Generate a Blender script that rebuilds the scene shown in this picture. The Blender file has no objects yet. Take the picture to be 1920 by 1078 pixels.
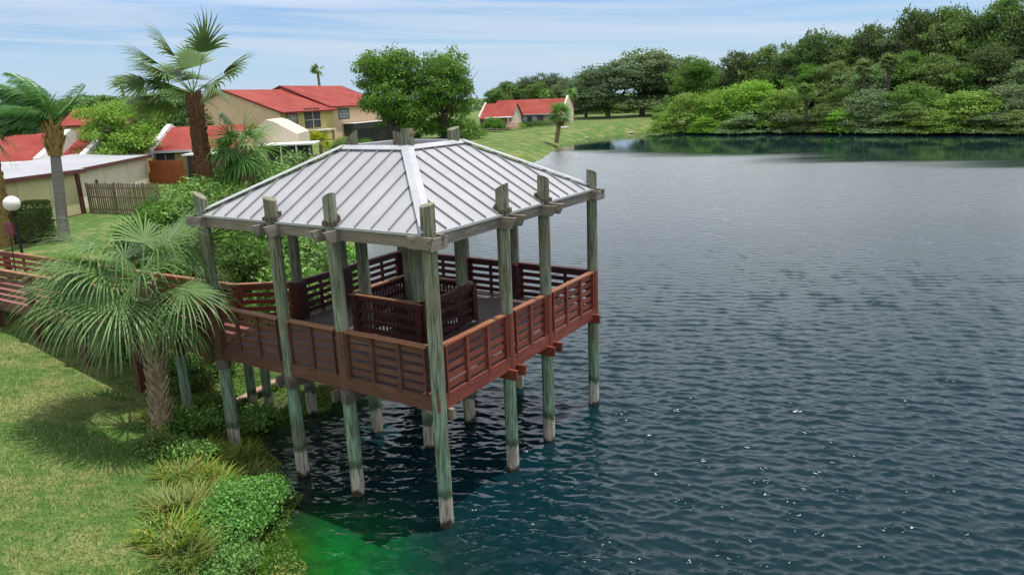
import bpy, math, random
import numpy as np
from mathutils import Vector

S = bpy.context.scene
COL = S.collection
R = math.radians

# ------------------------------------------------------------------ camera
CAM_Z, PITCH, ROLL, FPX = 8.631, 0.2583, -0.0376, 1359.1
cam_d = bpy.data.cameras.new('camera'); cam = bpy.data.objects.new('camera', cam_d); COL.objects.link(cam)
fw = np.array([0, math.cos(PITCH), -math.sin(PITCH)]); rt = np.array([1., 0, 0]); up = np.cross(rt, fw)
rt2 = rt * math.cos(ROLL) + up * math.sin(ROLL); up2 = -rt * math.sin(ROLL) + up * math.cos(ROLL)
from mathutils import Matrix
cam.matrix_world = Matrix(((rt2[0], up2[0], -fw[0], 0), (rt2[1], up2[1], -fw[1], 0), (rt2[2], up2[2], -fw[2], CAM_Z), (0, 0, 0, 1)))
cam_d.sensor_width = 36; cam_d.lens = 36 * FPX / 1920; cam_d.clip_end = 6000; cam_d.clip_start = .1
S.camera = cam

# ------------------------------------------------------------------ light
SUN_EL, SUN_AZ = R(77), R(18)      # azimuth: angle from +X towards +Y
sun_dir = Vector((math.cos(SUN_EL) * math.cos(SUN_AZ), math.cos(SUN_EL) * math.sin(SUN_AZ), math.sin(SUN_EL)))
sd = bpy.data.lights.new('sun', 'SUN'); sun = bpy.data.objects.new('sun', sd); COL.objects.link(sun)
sd.energy = 3.7; sd.angle = R(.53); sd.color = (1, .96, .9)
sun.rotation_euler = sun_dir.to_track_quat('Z', 'Y').to_euler()
wd = bpy.data.worlds.new('World'); S.world = wd; wd.use_nodes = True
S.view_settings.view_transform = 'Standard'; S.view_settings.look = 'None'
S.view_settings.exposure = 0.38; S.view_settings.gamma = 1
S.cycles.use_denoising = True; S.cycles.max_bounces = 7; S.cycles.transparent_max_bounces = 12
S.cycles.diffuse_bounces = 4; S.cycles.glossy_bounces = 3; S.cycles.transmission_bounces = 3
S.cycles.caustics_reflective = False; S.cycles.caustics_refractive = False
S.cycles.sample_clamp_indirect = 6; S.cycles.sample_clamp_direct = 1.1


class NT:
    """small node helper"""
    def __init__(s, tree): s.t = tree; s.n = tree.nodes; s.l = tree.links
    def node(s, typ, ins=None, **kw):
        n = s.n.new(typ)
        for k, v in kw.items(): setattr(n, k, v)
        for k, v in (ins or {}).items():
            if hasattr(v, 'is_output') or isinstance(v, bpy.types.NodeSocket): s.l.new(v, n.inputs[k])
            else: n.inputs[k].default_value = v
        return n
    def math(s, op, a, b=0., c=0., clamp=False):
        n = s.n.new('ShaderNodeMath'); n.operation = op; n.use_clamp = clamp
        for i, v in enumerate((a, b, c)):
            if isinstance(v, bpy.types.NodeSocket): s.l.new(v, n.inputs[i])
            else: n.inputs[i].default_value = v
        return n.outputs[0]
    def mix(s, f, a, b, typ='MIX'):
        n = s.n.new('ShaderNodeMix'); n.data_type = 'RGBA'; n.blend_type = typ
        for i, v in ((0, f), (6, a), (7, b)):
            if isinstance(v, bpy.types.NodeSocket): s.l.new(v, n.inputs[i])
            else: n.inputs[i].default_value = v if i == 0 else (v if len(v) == 4 else (*v, 1))
        return n.outputs[2]
    def ramp(s, f, stops):
        n = s.n.new('ShaderNodeValToRGB'); s.l.new(f, n.inputs[0]); e = n.color_ramp.elements
        while len(e) > 1: e.remove(e[-1])
        e[0].position = stops[0][0]; c = stops[0][1]; e[0].color = (c, c, c, 1) if not hasattr(c, '__len__') else (*c, 1)
        for p, c in stops[1:]:
            q = e.new(p); q.color = (c, c, c, 1) if not hasattr(c, '__len__') else (*c, 1)
        return n.outputs[0]
    def noise(s, vec, scale, detail=3., rough=.5, dist=0.):
        n = s.node('ShaderNodeTexNoise', {'Scale': scale, 'Detail': detail, 'Roughness': rough, 'Distortion': dist})
        s.l.new(vec, n.inputs['Vector']); return n.outputs[0]
    def mapping(s, vec, scale=(1, 1, 1), rot=(0, 0, 0), loc=(0, 0, 0)):
        n = s.node('ShaderNodeMapping', {'Scale': scale, 'Rotation': rot, 'Location': loc}); s.l.new(vec, n.inputs['Vector'])
        return n.outputs[0]


def sky():
    T = NT(wd.node_tree); T.n.clear()
    sk = T.node('ShaderNodeTexSky', sky_type='NISHITA', sun_disc=False)
    sk.sun_elevation = SUN_EL; sk.sun_rotation = R(90) - SUN_AZ
    sk.altitude = 0; sk.air_density = 1.0; sk.dust_density = .35; sk.ozone_density = 2.5
    tc = T.node('ShaderNodeTexCoord').outputs['Generated']
    sp = T.node('ShaderNodeSeparateXYZ'); T.l.new(tc, sp.inputs[0])
    # thin level cirrus: noise stretched along the horizon, in azimuth / elevation
    az = T.math('ARCTAN2', sp.outputs[0], sp.outputs[1]); el = T.math('ARCSINE', sp.outputs[2])
    # the cloud sheet lies a little off level
    el2 = T.math('ADD', el, T.math('MULTIPLY', az, .045))
    cb = T.node('ShaderNodeCombineXYZ', {0: T.math('MULTIPLY', az, 1.3), 1: T.math('MULTIPLY', el2, 34.), 2: 0.}).outputs[0]
    n1 = T.noise(cb, 1.0, 5, .55, .4)
    c1 = T.ramp(n1, [(.40, 0.), (.55, .85), (.75, 1.)])
    cb2 = T.node('ShaderNodeCombineXYZ', {0: T.math('MULTIPLY', az, .8), 1: T.math('MULTIPLY', el2, 120.), 2: 4.}).outputs[0]
    n2 = T.noise(cb2, 1.0, 3, .5, .2)
    c2 = T.ramp(n2, [(.60, 0.), (.68, .8)])
    cl = T.math('MAXIMUM', T.math('MULTIPLY', c1, .62), T.math('MULTIPLY', c2, .6))
    band = T.ramp(T.math('MULTIPLY', el2, 4.), [(0., .12), (.10, .25), (.24, 1.), (.9, .85), (1., .5)])
    cl = T.math('MULTIPLY', cl, band)
    tint = T.mix(1.0, sk.outputs[0], (.45, .61, .82), 'MULTIPLY')
    tint = T.mix(T.ramp(T.math('MULTIPLY', el, 4.), [(0., .85), (.5, 0.)]), tint, (3.35, 4.25, 5.5))
    c = T.mix(cl, tint, (4.4, 4.8, 5.3))
    # higher up a bright milky veil of cirrus covers most of the sky
    n3 = T.noise(T.mapping(tc, (2, 2, 3)), 1.4, 5, .55)
    veil = T.math('MULTIPLY', T.ramp(el, [(.11, 0.), (.20, .95), (.55, .85), (.9, .5)]), T.ramp(n3, [(.3, .45), (.6, 1.)]))
    c = T.mix(veil, c, (8.6, 8.8, 9.0))
    bg = T.node('ShaderNodeBackground', {'Color': c, 'Strength': .127})
    o = T.node('ShaderNodeOutputWorld'); T.l.new(bg.outputs[0], o.inputs[0])
sky()

# ------------------------------------------------------------------ helpers
ROOT = {}


def tag(o, label=None, cat=None, group=None, kind=None):
    if label: o['label'] = label
    if cat: o['category'] = cat
    if group: o['group'] = group
    if kind: o['kind'] = kind
    return o


def thing(name, label, cat, loc=(0, 0, 0), group=None):
    o = bpy.data.objects.new(name, None); COL.objects.link(o); o.location = loc; o.empty_display_size = .3
    ROOT[o.name] = np.array(loc, float)
    return tag(o, label, cat, group)


def copy_tree(o, parent=None, loc=None, rz=None, scale=None):
    c = o.copy(); COL.objects.link(c)
    if parent: c.parent = parent
    if loc is not None: c.location = loc
    if rz is not None: c.rotation_euler = (0, 0, rz)
    if scale is not None: c.scale = scale
    for ch in list(o.children): copy_tree(ch, c)
    return c


class MB:
    def __init__(s): s.v = []; s.f = []; s.n = 0; s.at = []
    def add(s, v, f, tint=0.):
        v = np.asarray(v, float).reshape(-1, 3); s.v.append(v)
        for q in f: s.f.append([i + s.n for i in q])
        s.n += len(v); s.at.append(np.full(len(v), tint)); return s
    def box(s, c, half, ax=None):
        c = np.array(c, float)
        ax = np.eye(3) if ax is None else np.array(ax, float)
        v = [c + ax[0] * half[0] * i + ax[1] * half[1] * j + ax[2] * half[2] * k for i in (-1, 1) for j in (-1, 1) for k in (-1, 1)]
        return s.add(v, [(0, 1, 3, 2), (4, 6, 7, 5), (0, 4, 5, 1), (2, 3, 7, 6), (0, 2, 6, 4), (1, 5, 7, 3)])
    def bar(s, p0, p1, w, h, upv=(0, 0, 1)):
        """beam from p0 to p1, w wide, h high (h along upv)"""
        p0 = np.array(p0, float); p1 = np.array(p1, float); d = p1 - p0; L = np.linalg.norm(d); d /= L
        u = np.array(upv, float); sd_ = np.cross(d, u); sd_ /= np.linalg.norm(sd_); u = np.cross(sd_, d)
        return s.box((p0 + p1) / 2, (L / 2, w / 2, h / 2), (d, sd_, u))
    def tube(s, pts, rad, n=8, cap=True):
        pts = np.array(pts, float); m = len(pts); rad = np.full(m, rad) if np.isscalar(rad) else np.array(rad)
        vs = []; ref = np.array([.3, .2, 1.])
        for i in range(m):
            d = pts[min(i + 1, m - 1)] - pts[max(i - 1, 0)]; d /= np.linalg.norm(d) + 1e-9
            rf = ref if abs(d @ ref) < .95 * np.linalg.norm(ref) else np.array([1., 0, 0])
            a = np.cross(rf, d); a /= np.linalg.norm(a); b = np.cross(d, a)
            for k in range(n):
                t = 2 * math.pi * k / n; vs.append(pts[i] + (a * math.cos(t) + b * math.sin(t)) * rad[i])
        f = [(i * n + k, i * n + (k + 1) % n, (i + 1) * n + (k + 1) % n, (i + 1) * n + k) for i in range(m - 1) for k in range(n)]
        if cap: f += [tuple(range(n))[::-1], tuple((m - 1) * n + k for k in range(n))]
        return s.add(vs, f)
    def quad(s, a, b, c, d): return s.add([a, b, c, d], [(0, 1, 2, 3)])
    def prism(s, poly, th):
        """poly: list of 3d points (planar), extruded by vector th"""
        p = np.array(poly, float); n = len(p); th = np.array(th, float)
        f = [tuple(range(n))[::-1], tuple(n + i for i in range(n))] + [(i, (i + 1) % n, n + (i + 1) % n, n + i) for i in range(n)]
        return s.add(np.vstack([p, p + th]), f)
    def build(s, name, mat, parent=None, label=None, smooth=False, base=None, **kw):
        v = np.vstack(s.v)
        root = parent
        while root is not None and root.parent is not None: root = root.parent
        off = ROOT.get(root.name, np.zeros(3)) if root is not None else (np.array(base, float) if base is not None else np.zeros(3))
        me = bpy.data.meshes.new(name); me.from_pydata((v - off).tolist(), [], s.f); me.materials.append(mat)
        a = me.attributes.new('tint', 'FLOAT', 'POINT'); a.data.foreach_set('value', np.concatenate(s.at).astype('f'))
        if smooth: me.polygons.foreach_set('use_smooth', np.ones(len(me.polygons), bool))
        me.update()
        o = bpy.data.objects.new(name, me); COL.objects.link(o)
        if parent: o.parent = parent
        elif base is not None: o.location = base
        return tag(o, label, **kw)


def raw_mesh(name, V, F, mat, parent=None, tint=None, smooth=False, attr='tint'):
    """V (n,3) float, F (m,k) int numpy arrays"""
    me = bpy.data.meshes.new(name); k = F.shape[1]
    me.vertices.add(len(V)); me.vertices.foreach_set('co', V.astype('f').ravel())
    me.loops.add(F.size); me.loops.foreach_set('vertex_index', F.astype('i').ravel())
    me.polygons.add(len(F)); me.polygons.foreach_set('loop_start', np.arange(0, F.size, k, dtype='i'))
    if smooth: me.polygons.foreach_set('use_smooth', np.ones(len(F), bool))
    if tint is not None:
        a = me.attributes.new(attr, 'FLOAT', 'POINT'); a.data.foreach_set('value', tint.astype('f'))
    me.materials.append(mat); me.update(calc_edges=True)
    o = bpy.data.objects.new(name, me); COL.objects.link(o)
    if parent: o.parent = parent
    return o


def ray(x, y):
    return fw + rt2 * (x - 960) / FPX - up2 * (y - 539) / FPX
def gnd(x, y, z):
    """world point at height z seen at photo pixel x,y"""
    d = ray(x, y); return np.array([0, 0, CAM_Z]) + d * (z - CAM_Z) / d[2]
def at(x, y, depth):
    d = ray(x, y); return np.array([0, 0, CAM_Z]) + d * depth / math.hypot(d[0], d[1])

# ------------------------------------------------------------------ materials
MATS = {}
def new_mat(name):
    m = bpy.data.materials.new(name); m.use_nodes = True; m.node_tree.nodes.clear(); MATS[name] = m
    T = NT(m.node_tree); T.out = T.node('ShaderNodeOutputMaterial'); T.m = m
    T.pos = T.node('ShaderNodeNewGeometry').outputs['Position']; return T
def finish(T, col, rough=.7, metal=0., bump=None, bstr=.3, bdist=.02, spec=.4, **extra):
    b = T.node('ShaderNodeBsdfPrincipled', {'Roughness': rough, 'Metallic': metal, 'Specular IOR Level': spec})
    if isinstance(col, bpy.types.NodeSocket): T.l.new(col, b.inputs['Base Color'])
    else: b.inputs['Base Color'].default_value = (*col, 1)
    if bump is not None:
        bp = T.node('ShaderNodeBump', {'Strength': bstr, 'Distance': bdist, 'Height': bump}); T.l.new(bp.outputs[0], b.inputs['Normal'])
    T.l.new(b.outputs[0], T.out.inputs[0]); return T.m


def simple(name, c1, c2=None, scale=3., rough=.7, bump=.0, stretch=(1, 1, 1), rot=0., metal=0., spec=.4, lo=.35, hi=.65, fine=14.):
    T = new_mat(name); v = T.mapping(T.pos, stretch, (0, 0, rot))
    n = T.noise(v, scale, 5, .6); c2 = c2 or tuple(x * .75 for x in c1)
    f = T.ramp(n, [(lo, 0.), (hi, 1.)]); col = T.mix(f, c1, c2)
    n2 = T.noise(v, scale * fine, 3, .6)
    col = T.mix(T.ramp(n2, [(.3, .25), (.7, 0.)]), col, tuple(x * .5 for x in c1))
    return finish(T, col, rough, metal, n2 if bump else None, bump, .02, spec)

YAW = .5744
ADIR = np.array([-math.cos(YAW), math.sin(YAW)]); BDIR = np.array([math.sin(YAW), math.cos(YAW)])
ROT_A = math.atan2(ADIR[1], ADIR[0])


def wood(name, c1, c2, c3, direc, rough=.75, chips=None, spec=.3):
    """weathered or painted board; grain runs along direc ('z', 'a', 'b')"""
    T = new_mat(name)
    if direc == 'z': v = T.mapping(T.pos, (9, 9, .9))
    else:
        ang = ROT_A if direc == 'a' else ROT_A + math.pi / 2
        r = T.node('ShaderNodeVectorRotate', {'Angle': -ang}, rotation_type='Z_AXIS'); T.l.new(T.pos, r.inputs[0])
        v = T.mapping(r.outputs[0], (.8, 9, 9))
    g = T.noise(v, 1.6, 6, .65, .6); g2 = T.noise(T.mapping(v, (1, 5, 5) if direc != 'z' else (5, 5, 1)), 1.2, 3, .6)
    col = T.mix(T.ramp(g, [(.35, 0.), (.62, 1.)]), c1, c2)
    big = T.noise(T.pos, 1.1, 4, .6)
    col = T.mix(T.ramp(big, [(.45, 0.), (.68, .8)]), col, c3)
    col = T.mix(T.ramp(g2, [(.32, .55), (.5, 0.)]), col, tuple(x * .35 for x in c1))
    fade = T.noise(T.mapping(T.pos, (.7, .7, 1.6)), 1.6, 5, .65); col = T.mix(T.ramp(fade, [(.52, 0.), (.72, .4)]), col, tuple(min(1, x * 1.4 + .035) for x in c1))
    if chips:
        ch = T.noise(T.pos, 6., 5, .7); col = T.mix(T.ramp(ch, [(.66, 0.), (.70, .8)]), col, chips)
    h = T.math('ADD', g, T.math('MULTIPLY', g2, .6))
    return finish(T, col, rough, 0, h, .5, .012, spec)


def post_mat(name, painted):
    T = new_mat(name)
    v = T.mapping(T.pos, (7, 7, .55)); g = T.noise(v, 1.5, 6, .65, 1.2); g2 = T.noise(T.mapping(T.pos, (30, 30, 1.6)), 1.3, 4, .6)
    grey = T.mix(T.ramp(g, [(.38, 0.), (.62, 1.)]), (.31, .30, .22), (.14, .15, .10))
    green = T.mix(T.ramp(g, [(.36, 0.), (.6, 1.)]), (.29, .40, .28), (.12, .195, .12))
    z = T.node('ShaderNodeSeparateXYZ'); T.l.new(T.pos, z.inputs[0]); z = z.outputs[2]
    nz = T.noise(T.mapping(T.pos, (4, 4, 1.2)), 1., 4, .6)
    zz = T.math('ADD', z, T.math('MULTIPLY', T.math('SUBTRACT', nz, .5), .55))
    fg = T.ramp(T.math('MULTIPLY', zz, .125), [(.29, 1.), (.36, .5), (.62, 0.)])
    col = T.mix(fg, grey, green)
    brown = T.noise(T.pos, .8, 3, .5); col = T.mix(T.ramp(brown, [(.5, 0.), (.72, .6)]), col, (.17, .125, .07))
    # dry bleached band above the water, dark wet line at it
    band = T.ramp(zz, [(.60, 1.), (.68, 0.)])
    col = T.mix(band, col, T.mix(T.ramp(g, [(.4, 0.), (.6, 1.)]), (.50, .46, .38), (.30, .26, .20)))
    moss = T.ramp(zz, [(.64, 0.), (.70, .8), (.80, .7), (.92, 0.)]); col = T.mix(moss, col, (.045, .07, .03))
    wet = T.ramp(zz, [(.05, 1.), (.13, 0.)]); col = T.mix(wet, col, (.05, .045, .03))
    col = T.mix(T.ramp(g2, [(.37, .8), (.50, 0.)]), col, (.045, .045, .03))
    if painted:
        pz = T.math('ADD', z, T.math('MULTIPLY', T.math('SUBTRACT', nz, .5), .04))
        m1 = T.math('MULTIPLY', T.math('GREATER_THAN', pz, 2.46), T.math('LESS_THAN', pz, 3.92))
        pc = T.mix(T.ramp(g, [(.35, 0.), (.7, 1.)]), painted, tuple(x * .62 for x in painted))
        wear = T.ramp(T.noise(T.mapping(T.pos, (6, 6, 2)), 2., 5, .7), [(.66, 1.), (.71, .25)])
        col = T.mix(T.math('MULTIPLY', m1, wear), col, pc)
    return finish(T, col, .85, 0, T.math('ADD', g, g2), .7, .015, .2)


M_POST = post_mat('post_wood', None)
M_POSTP = post_mat('post_wood_painted', (.23, .065, .04))
M_POSTB = post_mat('post_wood_brown', (.16, .085, .055))
PAINT = dict(c1=(.225, .052, .030), c2=(.16, .040, .027), c3=(.19, .052, .036))
M_PA = wood('red_stain_along_a', direc='a', rough=.55, chips=(.28, .14, .10), **PAINT)
M_PB = wood('red_stain_along_b', direc='b', rough=.55, chips=(.28, .14, .10), **PAINT)
M_PZ = wood('red_stain_upright', direc='z', rough=.55, **PAINT)
M_BA = wood('shaded_stain_along_a', (.145, .062, .038), (.10, .043, .030), (.125, .053, .036), 'a', .6, (.2, .11, .07))  # same red stain, darker and browner: shade of the A side in the colour
M_BZ = wood('shaded_stain_upright', (.125, .048, .030), (.09, .036, .026), (.11, .044, .032), 'z', .6)  # upright copy of that stain, shade put into its colour too
M_CAPA = wood('worn_cap_along_a', (.34, .15, .075), (.25, .105, .055), (.29, .14, .08), 'a', .6)
M_CAPB = wood('worn_cap_along_b', (.30, .115, .05), (.20, .07, .036), (.25, .115, .06), 'b', .6)
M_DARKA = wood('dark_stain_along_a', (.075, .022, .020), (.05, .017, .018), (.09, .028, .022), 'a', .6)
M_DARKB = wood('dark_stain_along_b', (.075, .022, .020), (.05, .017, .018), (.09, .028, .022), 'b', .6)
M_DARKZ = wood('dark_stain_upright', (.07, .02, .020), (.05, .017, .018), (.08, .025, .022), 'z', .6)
M_GREYA = wood('grey_timber_along_a', (.30, .25, .20), (.19, .155, .12), (.22, .17, .12), 'a', .9)
M_GREYB = wood('grey_timber_along_b', (.31, .27, .23), (.19, .16, .13), (.20, .17, .14), 'b', .9)
M_GREYZ = wood('grey_timber_upright', (.16, .135, .105), (.10, .085, .065), (.12, .10, .06), 'z', .9)
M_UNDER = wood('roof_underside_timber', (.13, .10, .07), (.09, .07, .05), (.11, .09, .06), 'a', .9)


def deck_mat(name, c1, c2, ang):
    T = new_mat(name)
    r = T.node('ShaderNodeVectorRotate', {'Angle': -ang}, rotation_type='Z_AXIS'); T.l.new(T.pos, r.inputs[0])
    sp = T.node('ShaderNodeSeparateXYZ'); T.l.new(r.outputs[0], sp.inputs[0])
    v = T.mapping(r.outputs[0], (.6, 8, 8)); g = T.noise(v, 1.5, 5, .6)
    col = T.mix(g, c1, c2)
    q = T.math('MULTIPLY', sp.outputs[1], 1 / .145); fl = T.math('FLOOR', q)
    wn = T.node('ShaderNodeTexWhiteNoise', noise_dimensions='1D'); T.l.new(fl, wn.inputs['W'])
    col = T.mix(T.math('MULTIPLY', wn.outputs[0], .45), col, tuple(x * .55 for x in c1))
    fr = T.math('FRACT', q); gap = T.math('LESS_THAN', fr, .07); col = T.mix(gap, col, (.01, .008, .008))
    wear = T.noise(T.pos, 1.7, 4, .6); col = T.mix(T.ramp(wear, [(.55, 0.), (.75, .35)]), col, (.17, .13, .13))
    return finish(T, col, .6, 0, T.math('SUBTRACT', g, gap), .4, .01)
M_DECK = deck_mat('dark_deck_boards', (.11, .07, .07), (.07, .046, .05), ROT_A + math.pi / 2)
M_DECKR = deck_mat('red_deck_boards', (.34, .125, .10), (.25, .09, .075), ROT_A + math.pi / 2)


def metal_mat():
    T = new_mat('pale_metal_roofing'); n = T.noise(T.pos, .9, 5, .6); n2 = T.noise(T.mapping(T.pos, (1, 1, 1)), 7, 4, .65)
    col = T.mix(T.ramp(n, [(.35, 0.), (.7, 1.)]), (.385, .38, .38), (.33, .33, .34))
    col = T.mix(T.ramp(n2, [(.56, 0.), (.8, .35)]), col, (.27, .265, .25))
    sp_ = T.noise(T.pos, 26, 3, .7); col = T.mix(T.ramp(sp_, [(.68, 0.), (.74, .45)]), col, (.20, .19, .17))
    return finish(T, col, T.ramp(n2, [(.3, .45), (.7, .6)]), .1, n, .05, .02, .5)
M_METAL = metal_mat()
M_SEAM = simple('metal_seam', (.33, .33, .34), (.27, .27, .29), 3, .45, metal=.3)
M_FLASH = simple('metal_flashing', (.50, .50, .51), (.42, .42, .43), 2, .42, metal=.25)
M_DARKM = simple('dark_metal', (.02, .02, .02), None, 3, .5)


def leaf_mat(name, c1, c2, c3=None, trans=.35, rough=.55, scale=.5, spec=.35):
    T = new_mat(name); a = T.node('ShaderNodeAttribute', attribute_name='tint').outputs['Fac']
    oi = T.node('ShaderNodeObjectInfo').outputs['Random']
    n = T.noise(T.pos, scale, 3, .6)
    f = T.math('ADD', T.math('MULTIPLY', a, .65), T.math('MULTIPLY', T.math('SUBTRACT', n, .32), .8), clamp=True)
    col = T.mix(f, c1, c2)
    if c3: col = T.mix(T.ramp(a, [(.86, 0.), (.93, 1.)]), col, c3)
    hs = T.node('ShaderNodeHueSaturation', {'Color': col, 'Hue': T.math('ADD', .488, T.math('MULTIPLY', oi, .024)),
                                            'Saturation': T.math('ADD', .9, T.math('MULTIPLY', oi, .15)), 'Value': T.math('ADD', .85, T.math('MULTIPLY', oi, .3))})
    b = T.node('ShaderNodeBsdfPrincipled', {'Base Color': hs.outputs[0], 'Roughness': rough, 'Specular IOR Level': spec})
    tr = T.node('ShaderNodeBsdfTranslucent', {'Color': T.mix(.5, hs.outputs[0], (.16, .26, .02), 'MIX')})
    mx = T.node('ShaderNodeMixShader', {0: trans}); T.l.new(b.outputs[0], mx.inputs[1]); T.l.new(tr.outputs[0], mx.inputs[2])
    T.l.new(mx.outputs[0], T.out.inputs[0]); return T.m


L_BRIGHT = leaf_mat('leaf_bright', (.16, .32, .035), (.31, .49, .08), spec=.15, rough=.7)
L_MID = leaf_mat('leaf_mid', (.075, .17, .03), (.16, .27, .055), spec=.15, rough=.7)
L_DARK = leaf_mat('leaf_dark', (.055, .10, .032), (.12, .18, .055), trans=.3, spec=.15, rough=.7)
L_OLIVE = leaf_mat('leaf_olive', (.10, .165, .045), (.21, .295, .085), (.36, .37, .22), trans=.3, spec=.15, rough=.7)
L_GREYG = leaf_mat('leaf_grey_green', (.11, .18, .075), (.24, .33, .15), (.38, .40, .26), trans=.3, spec=.15, rough=.7)
L_BLUE = leaf_mat('leaf_blue_green', (.075, .13, .07), (.15, .22, .11), trans=.3, spec=.15, rough=.7)
L_FICUS = leaf_mat('leaf_ficus', (.07, .17, .02), (.18, .34, .04), trans=.4)
L_BUSH = leaf_mat('leaf_near_bush', (.105, .26, .04), (.27, .45, .10), (.34, .45, .2), trans=.3, scale=1.5)
L_MINT = leaf_mat('leaf_lantana', (.085, .21, .04), (.22, .40, .10), (.36, .52, .20), trans=.3, scale=2.5)
L_FERN = leaf_mat('leaf_yellow_fern', (.14, .25, .035), (.34, .42, .07), (.52, .34, .08), trans=.4, scale=1.6)
L_SABAL = leaf_mat('frond_sabal', (.07, .19, .035), (.26, .42, .13), trans=.3, rough=.45, scale=1.2, spec=.3)
L_WASH = leaf_mat('frond_washingtonia', (.085, .19, .04), (.19, .33, .07), trans=.35, rough=.42, scale=.8, spec=.5)
L_FEATHER = leaf_mat('frond_feather', (.06, .17, .04), (.14, .30, .07), trans=.3, rough=.4, scale=.6, spec=.5)
L_DRY = leaf_mat('frond_dry', (.20, .13, .06), (.34, .25, .12), trans=.2, rough=.8)
L_PINK = leaf_mat('petals_pink', (.55, .30, .28), (.75, .55, .50), trans=.2)
L_GOLD = leaf_mat('leaf_gold', (.22, .25, .02), (.42, .40, .04), trans=.35)
L_WEED = leaf_mat('bank_weed', (.06, .15, .02), (.22, .34, .05), (.45, .38, .10), trans=.3, scale=1.3)
L_GRASS = leaf_mat('grass_blades', (.075, .160, .030), (.22, .32, .075), (.50, .43, .23), trans=.3, scale=.35)
M_BARK = simple('bark_grey', (.17, .14, .11), (.10, .08, .06), 4, .9, .6)
M_PALMG = simple('palm_trunk_grey', (.27, .235, .215), (.20, .175, .16), 2, .9, .5, stretch=(.2, .2, 6))
M_BOOT = simple('palm_boots', (.42, .32, .20), (.22, .16, .10), 5, .9, .6)
M_BOOTR = simple('palm_boots_red', (.22, .11, .05), (.12, .055, .03), 5, .9, .6)
M_BOOTG = simple('palm_boots_gold', (.42, .28, .10), (.26, .15, .05), 5, .9, .6)
def shingle(name, c1, c2):
    T = new_mat(name); n = T.noise(T.pos, .35, 5, .65); z = T.node('ShaderNodeSeparateXYZ'); T.l.new(T.pos, z.inputs[0])
    col = T.mix(T.ramp(n, [(.38, 0.), (.72, 1.)]), c1, c2)
    q = T.math('FRACT', T.math('MULTIPLY', z.outputs[2], 7.)); col = T.mix(T.ramp(q, [(.0, .5), (.16, 0.)]), col, tuple(x * .4 for x in c1))
    st = T.noise(T.mapping(T.pos, (.9, .9, .15)), 1., 4, .7); col = T.mix(T.ramp(st, [(.56, 0.), (.74, .5)]), col, (.14, .05, .04))
    return finish(T, col, .8, 0, q, .4, .03, .2)
M_RED = shingle('red_roof', (.235, .032, .024), (.31, .07, .05))
M_REDT = simple('red_fascia', (.20, .018, .018), None, 1, .6)
M_WHITE = simple('white_trim', (.72, .70, .66), (.62, .60, .56), .8, .6)
M_CREAM = simple('cream_stucco', (.66, .57, .44), (.60, .51, .39), .6, .85)
M_PEACH = simple('peach_stucco', (.74, .53, .35), (.68, .48, .31), .5, .85)
M_YELL = simple('yellow_stucco', (.62, .49, .20), (.56, .45, .19), .5, .85)
M_SHEDY = simple('pale_yellow_board', (.62, .55, .30), (.55, .48, .27), .5, .8)
M_SHEDROOF = simple('weathered_white_roof', (.40, .40, .41), (.31, .31, .33), .5, .7, lo=.3, hi=.7)
M_BROWN = simple('brown_trim', (.11, .032, .026), None, 1.5, .7)
M_ORANGEW = wood('orange_fence_boards', (.36, .105, .03), (.26, .07, .025), (.30, .09, .03), 'z', .7)
M_GLASS = simple('window_glass', (.16, .19, .22), (.30, .33, .36), .6, .12, spec=.8)
M_SCREEN = simple('dark_screen', (.035, .035, .045), (.06, .06, .07), .8, .5)
M_CONC = simple('pale_concrete', (.52, .48, .42), (.42, .39, .34), 1, .85, .3)
M_MULCH = simple('brown_mulch', (.10, .07, .045), (.05, .04, .03), 4, .95, .6)
M_PURPLE = simple('maroon_sign_paint', (.20, .02, .06), (.12, .015, .04), 3, .4)

# ------------------------------------------------------------------ shoreline, ground, water
SHORE = np.array([(-3.2, -30), (-3.8, 2), (-4.6, 9), (-5.07, 12), (-5.7, 14.2), (-7.0, 16.4), (-7.5, 18.2), (-6.9, 19.5), (-5.7, 20.6), (-5.2, 23),
                  (-6.2, 28), (-8.4, 34), (-9.3, 41), (-9, 50), (-7, 62), (-3, 78), (0.5, 89), (4.2, 99), (6.3, 110), (8.9, 125), (12, 135),
                  (15.5, 142), (21, 150), (29, 157), (37, 152), (47, 144), (62, 132), (80, 116.5), (97, 96), (112, 70), (118, 30), (105, -30), (50, -60), (0, -60)])


def catmull(P, n=6):
    out = []; m = len(P)
    for i in range(m):
        p0, p1, p2, p3 = P[(i - 1) % m], P[i], P[(i + 1) % m], P[(i + 2) % m]
        for t in np.linspace(0, 1, n, endpoint=False):
            out.append(.5 * (2 * p1 + (p2 - p0) * t + (2 * p0 - 5 * p1 + 4 * p2 - p3) * t * t + (3 * p1 - p0 - 3 * p2 + p3) * t ** 3))
    return np.array(out)
SH = catmull(SHORE)


def inland(X, Y):
    """signed distance to the shoreline, positive on land"""
    P = np.stack([np.ravel(X), np.ravel(Y)], -1); best = np.full(len(P), 1e18); ins = np.zeros(len(P), bool)
    A = SH; Bq = np.roll(SH, -1, 0)
    for a, b in zip(A, Bq):
        d = b - a; t = np.clip(((P - a) @ d) / (d @ d), 0, 1); q = a + t[:, None] * d
        best = np.minimum(best, ((P - q) ** 2).sum(1))
        c = (a[1] > P[:, 1]) != (b[1] > P[:, 1])
        with np.errstate(all='ignore'): xi = a[0] + (P[:, 1] - a[1]) / (b[1] - a[1] + 1e-12) * (b[0] - a[0])
        ins ^= c & (P[:, 0] < xi)
    d = np.sqrt(best); return np.where(ins, -d, d).reshape(np.shape(X))


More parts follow.
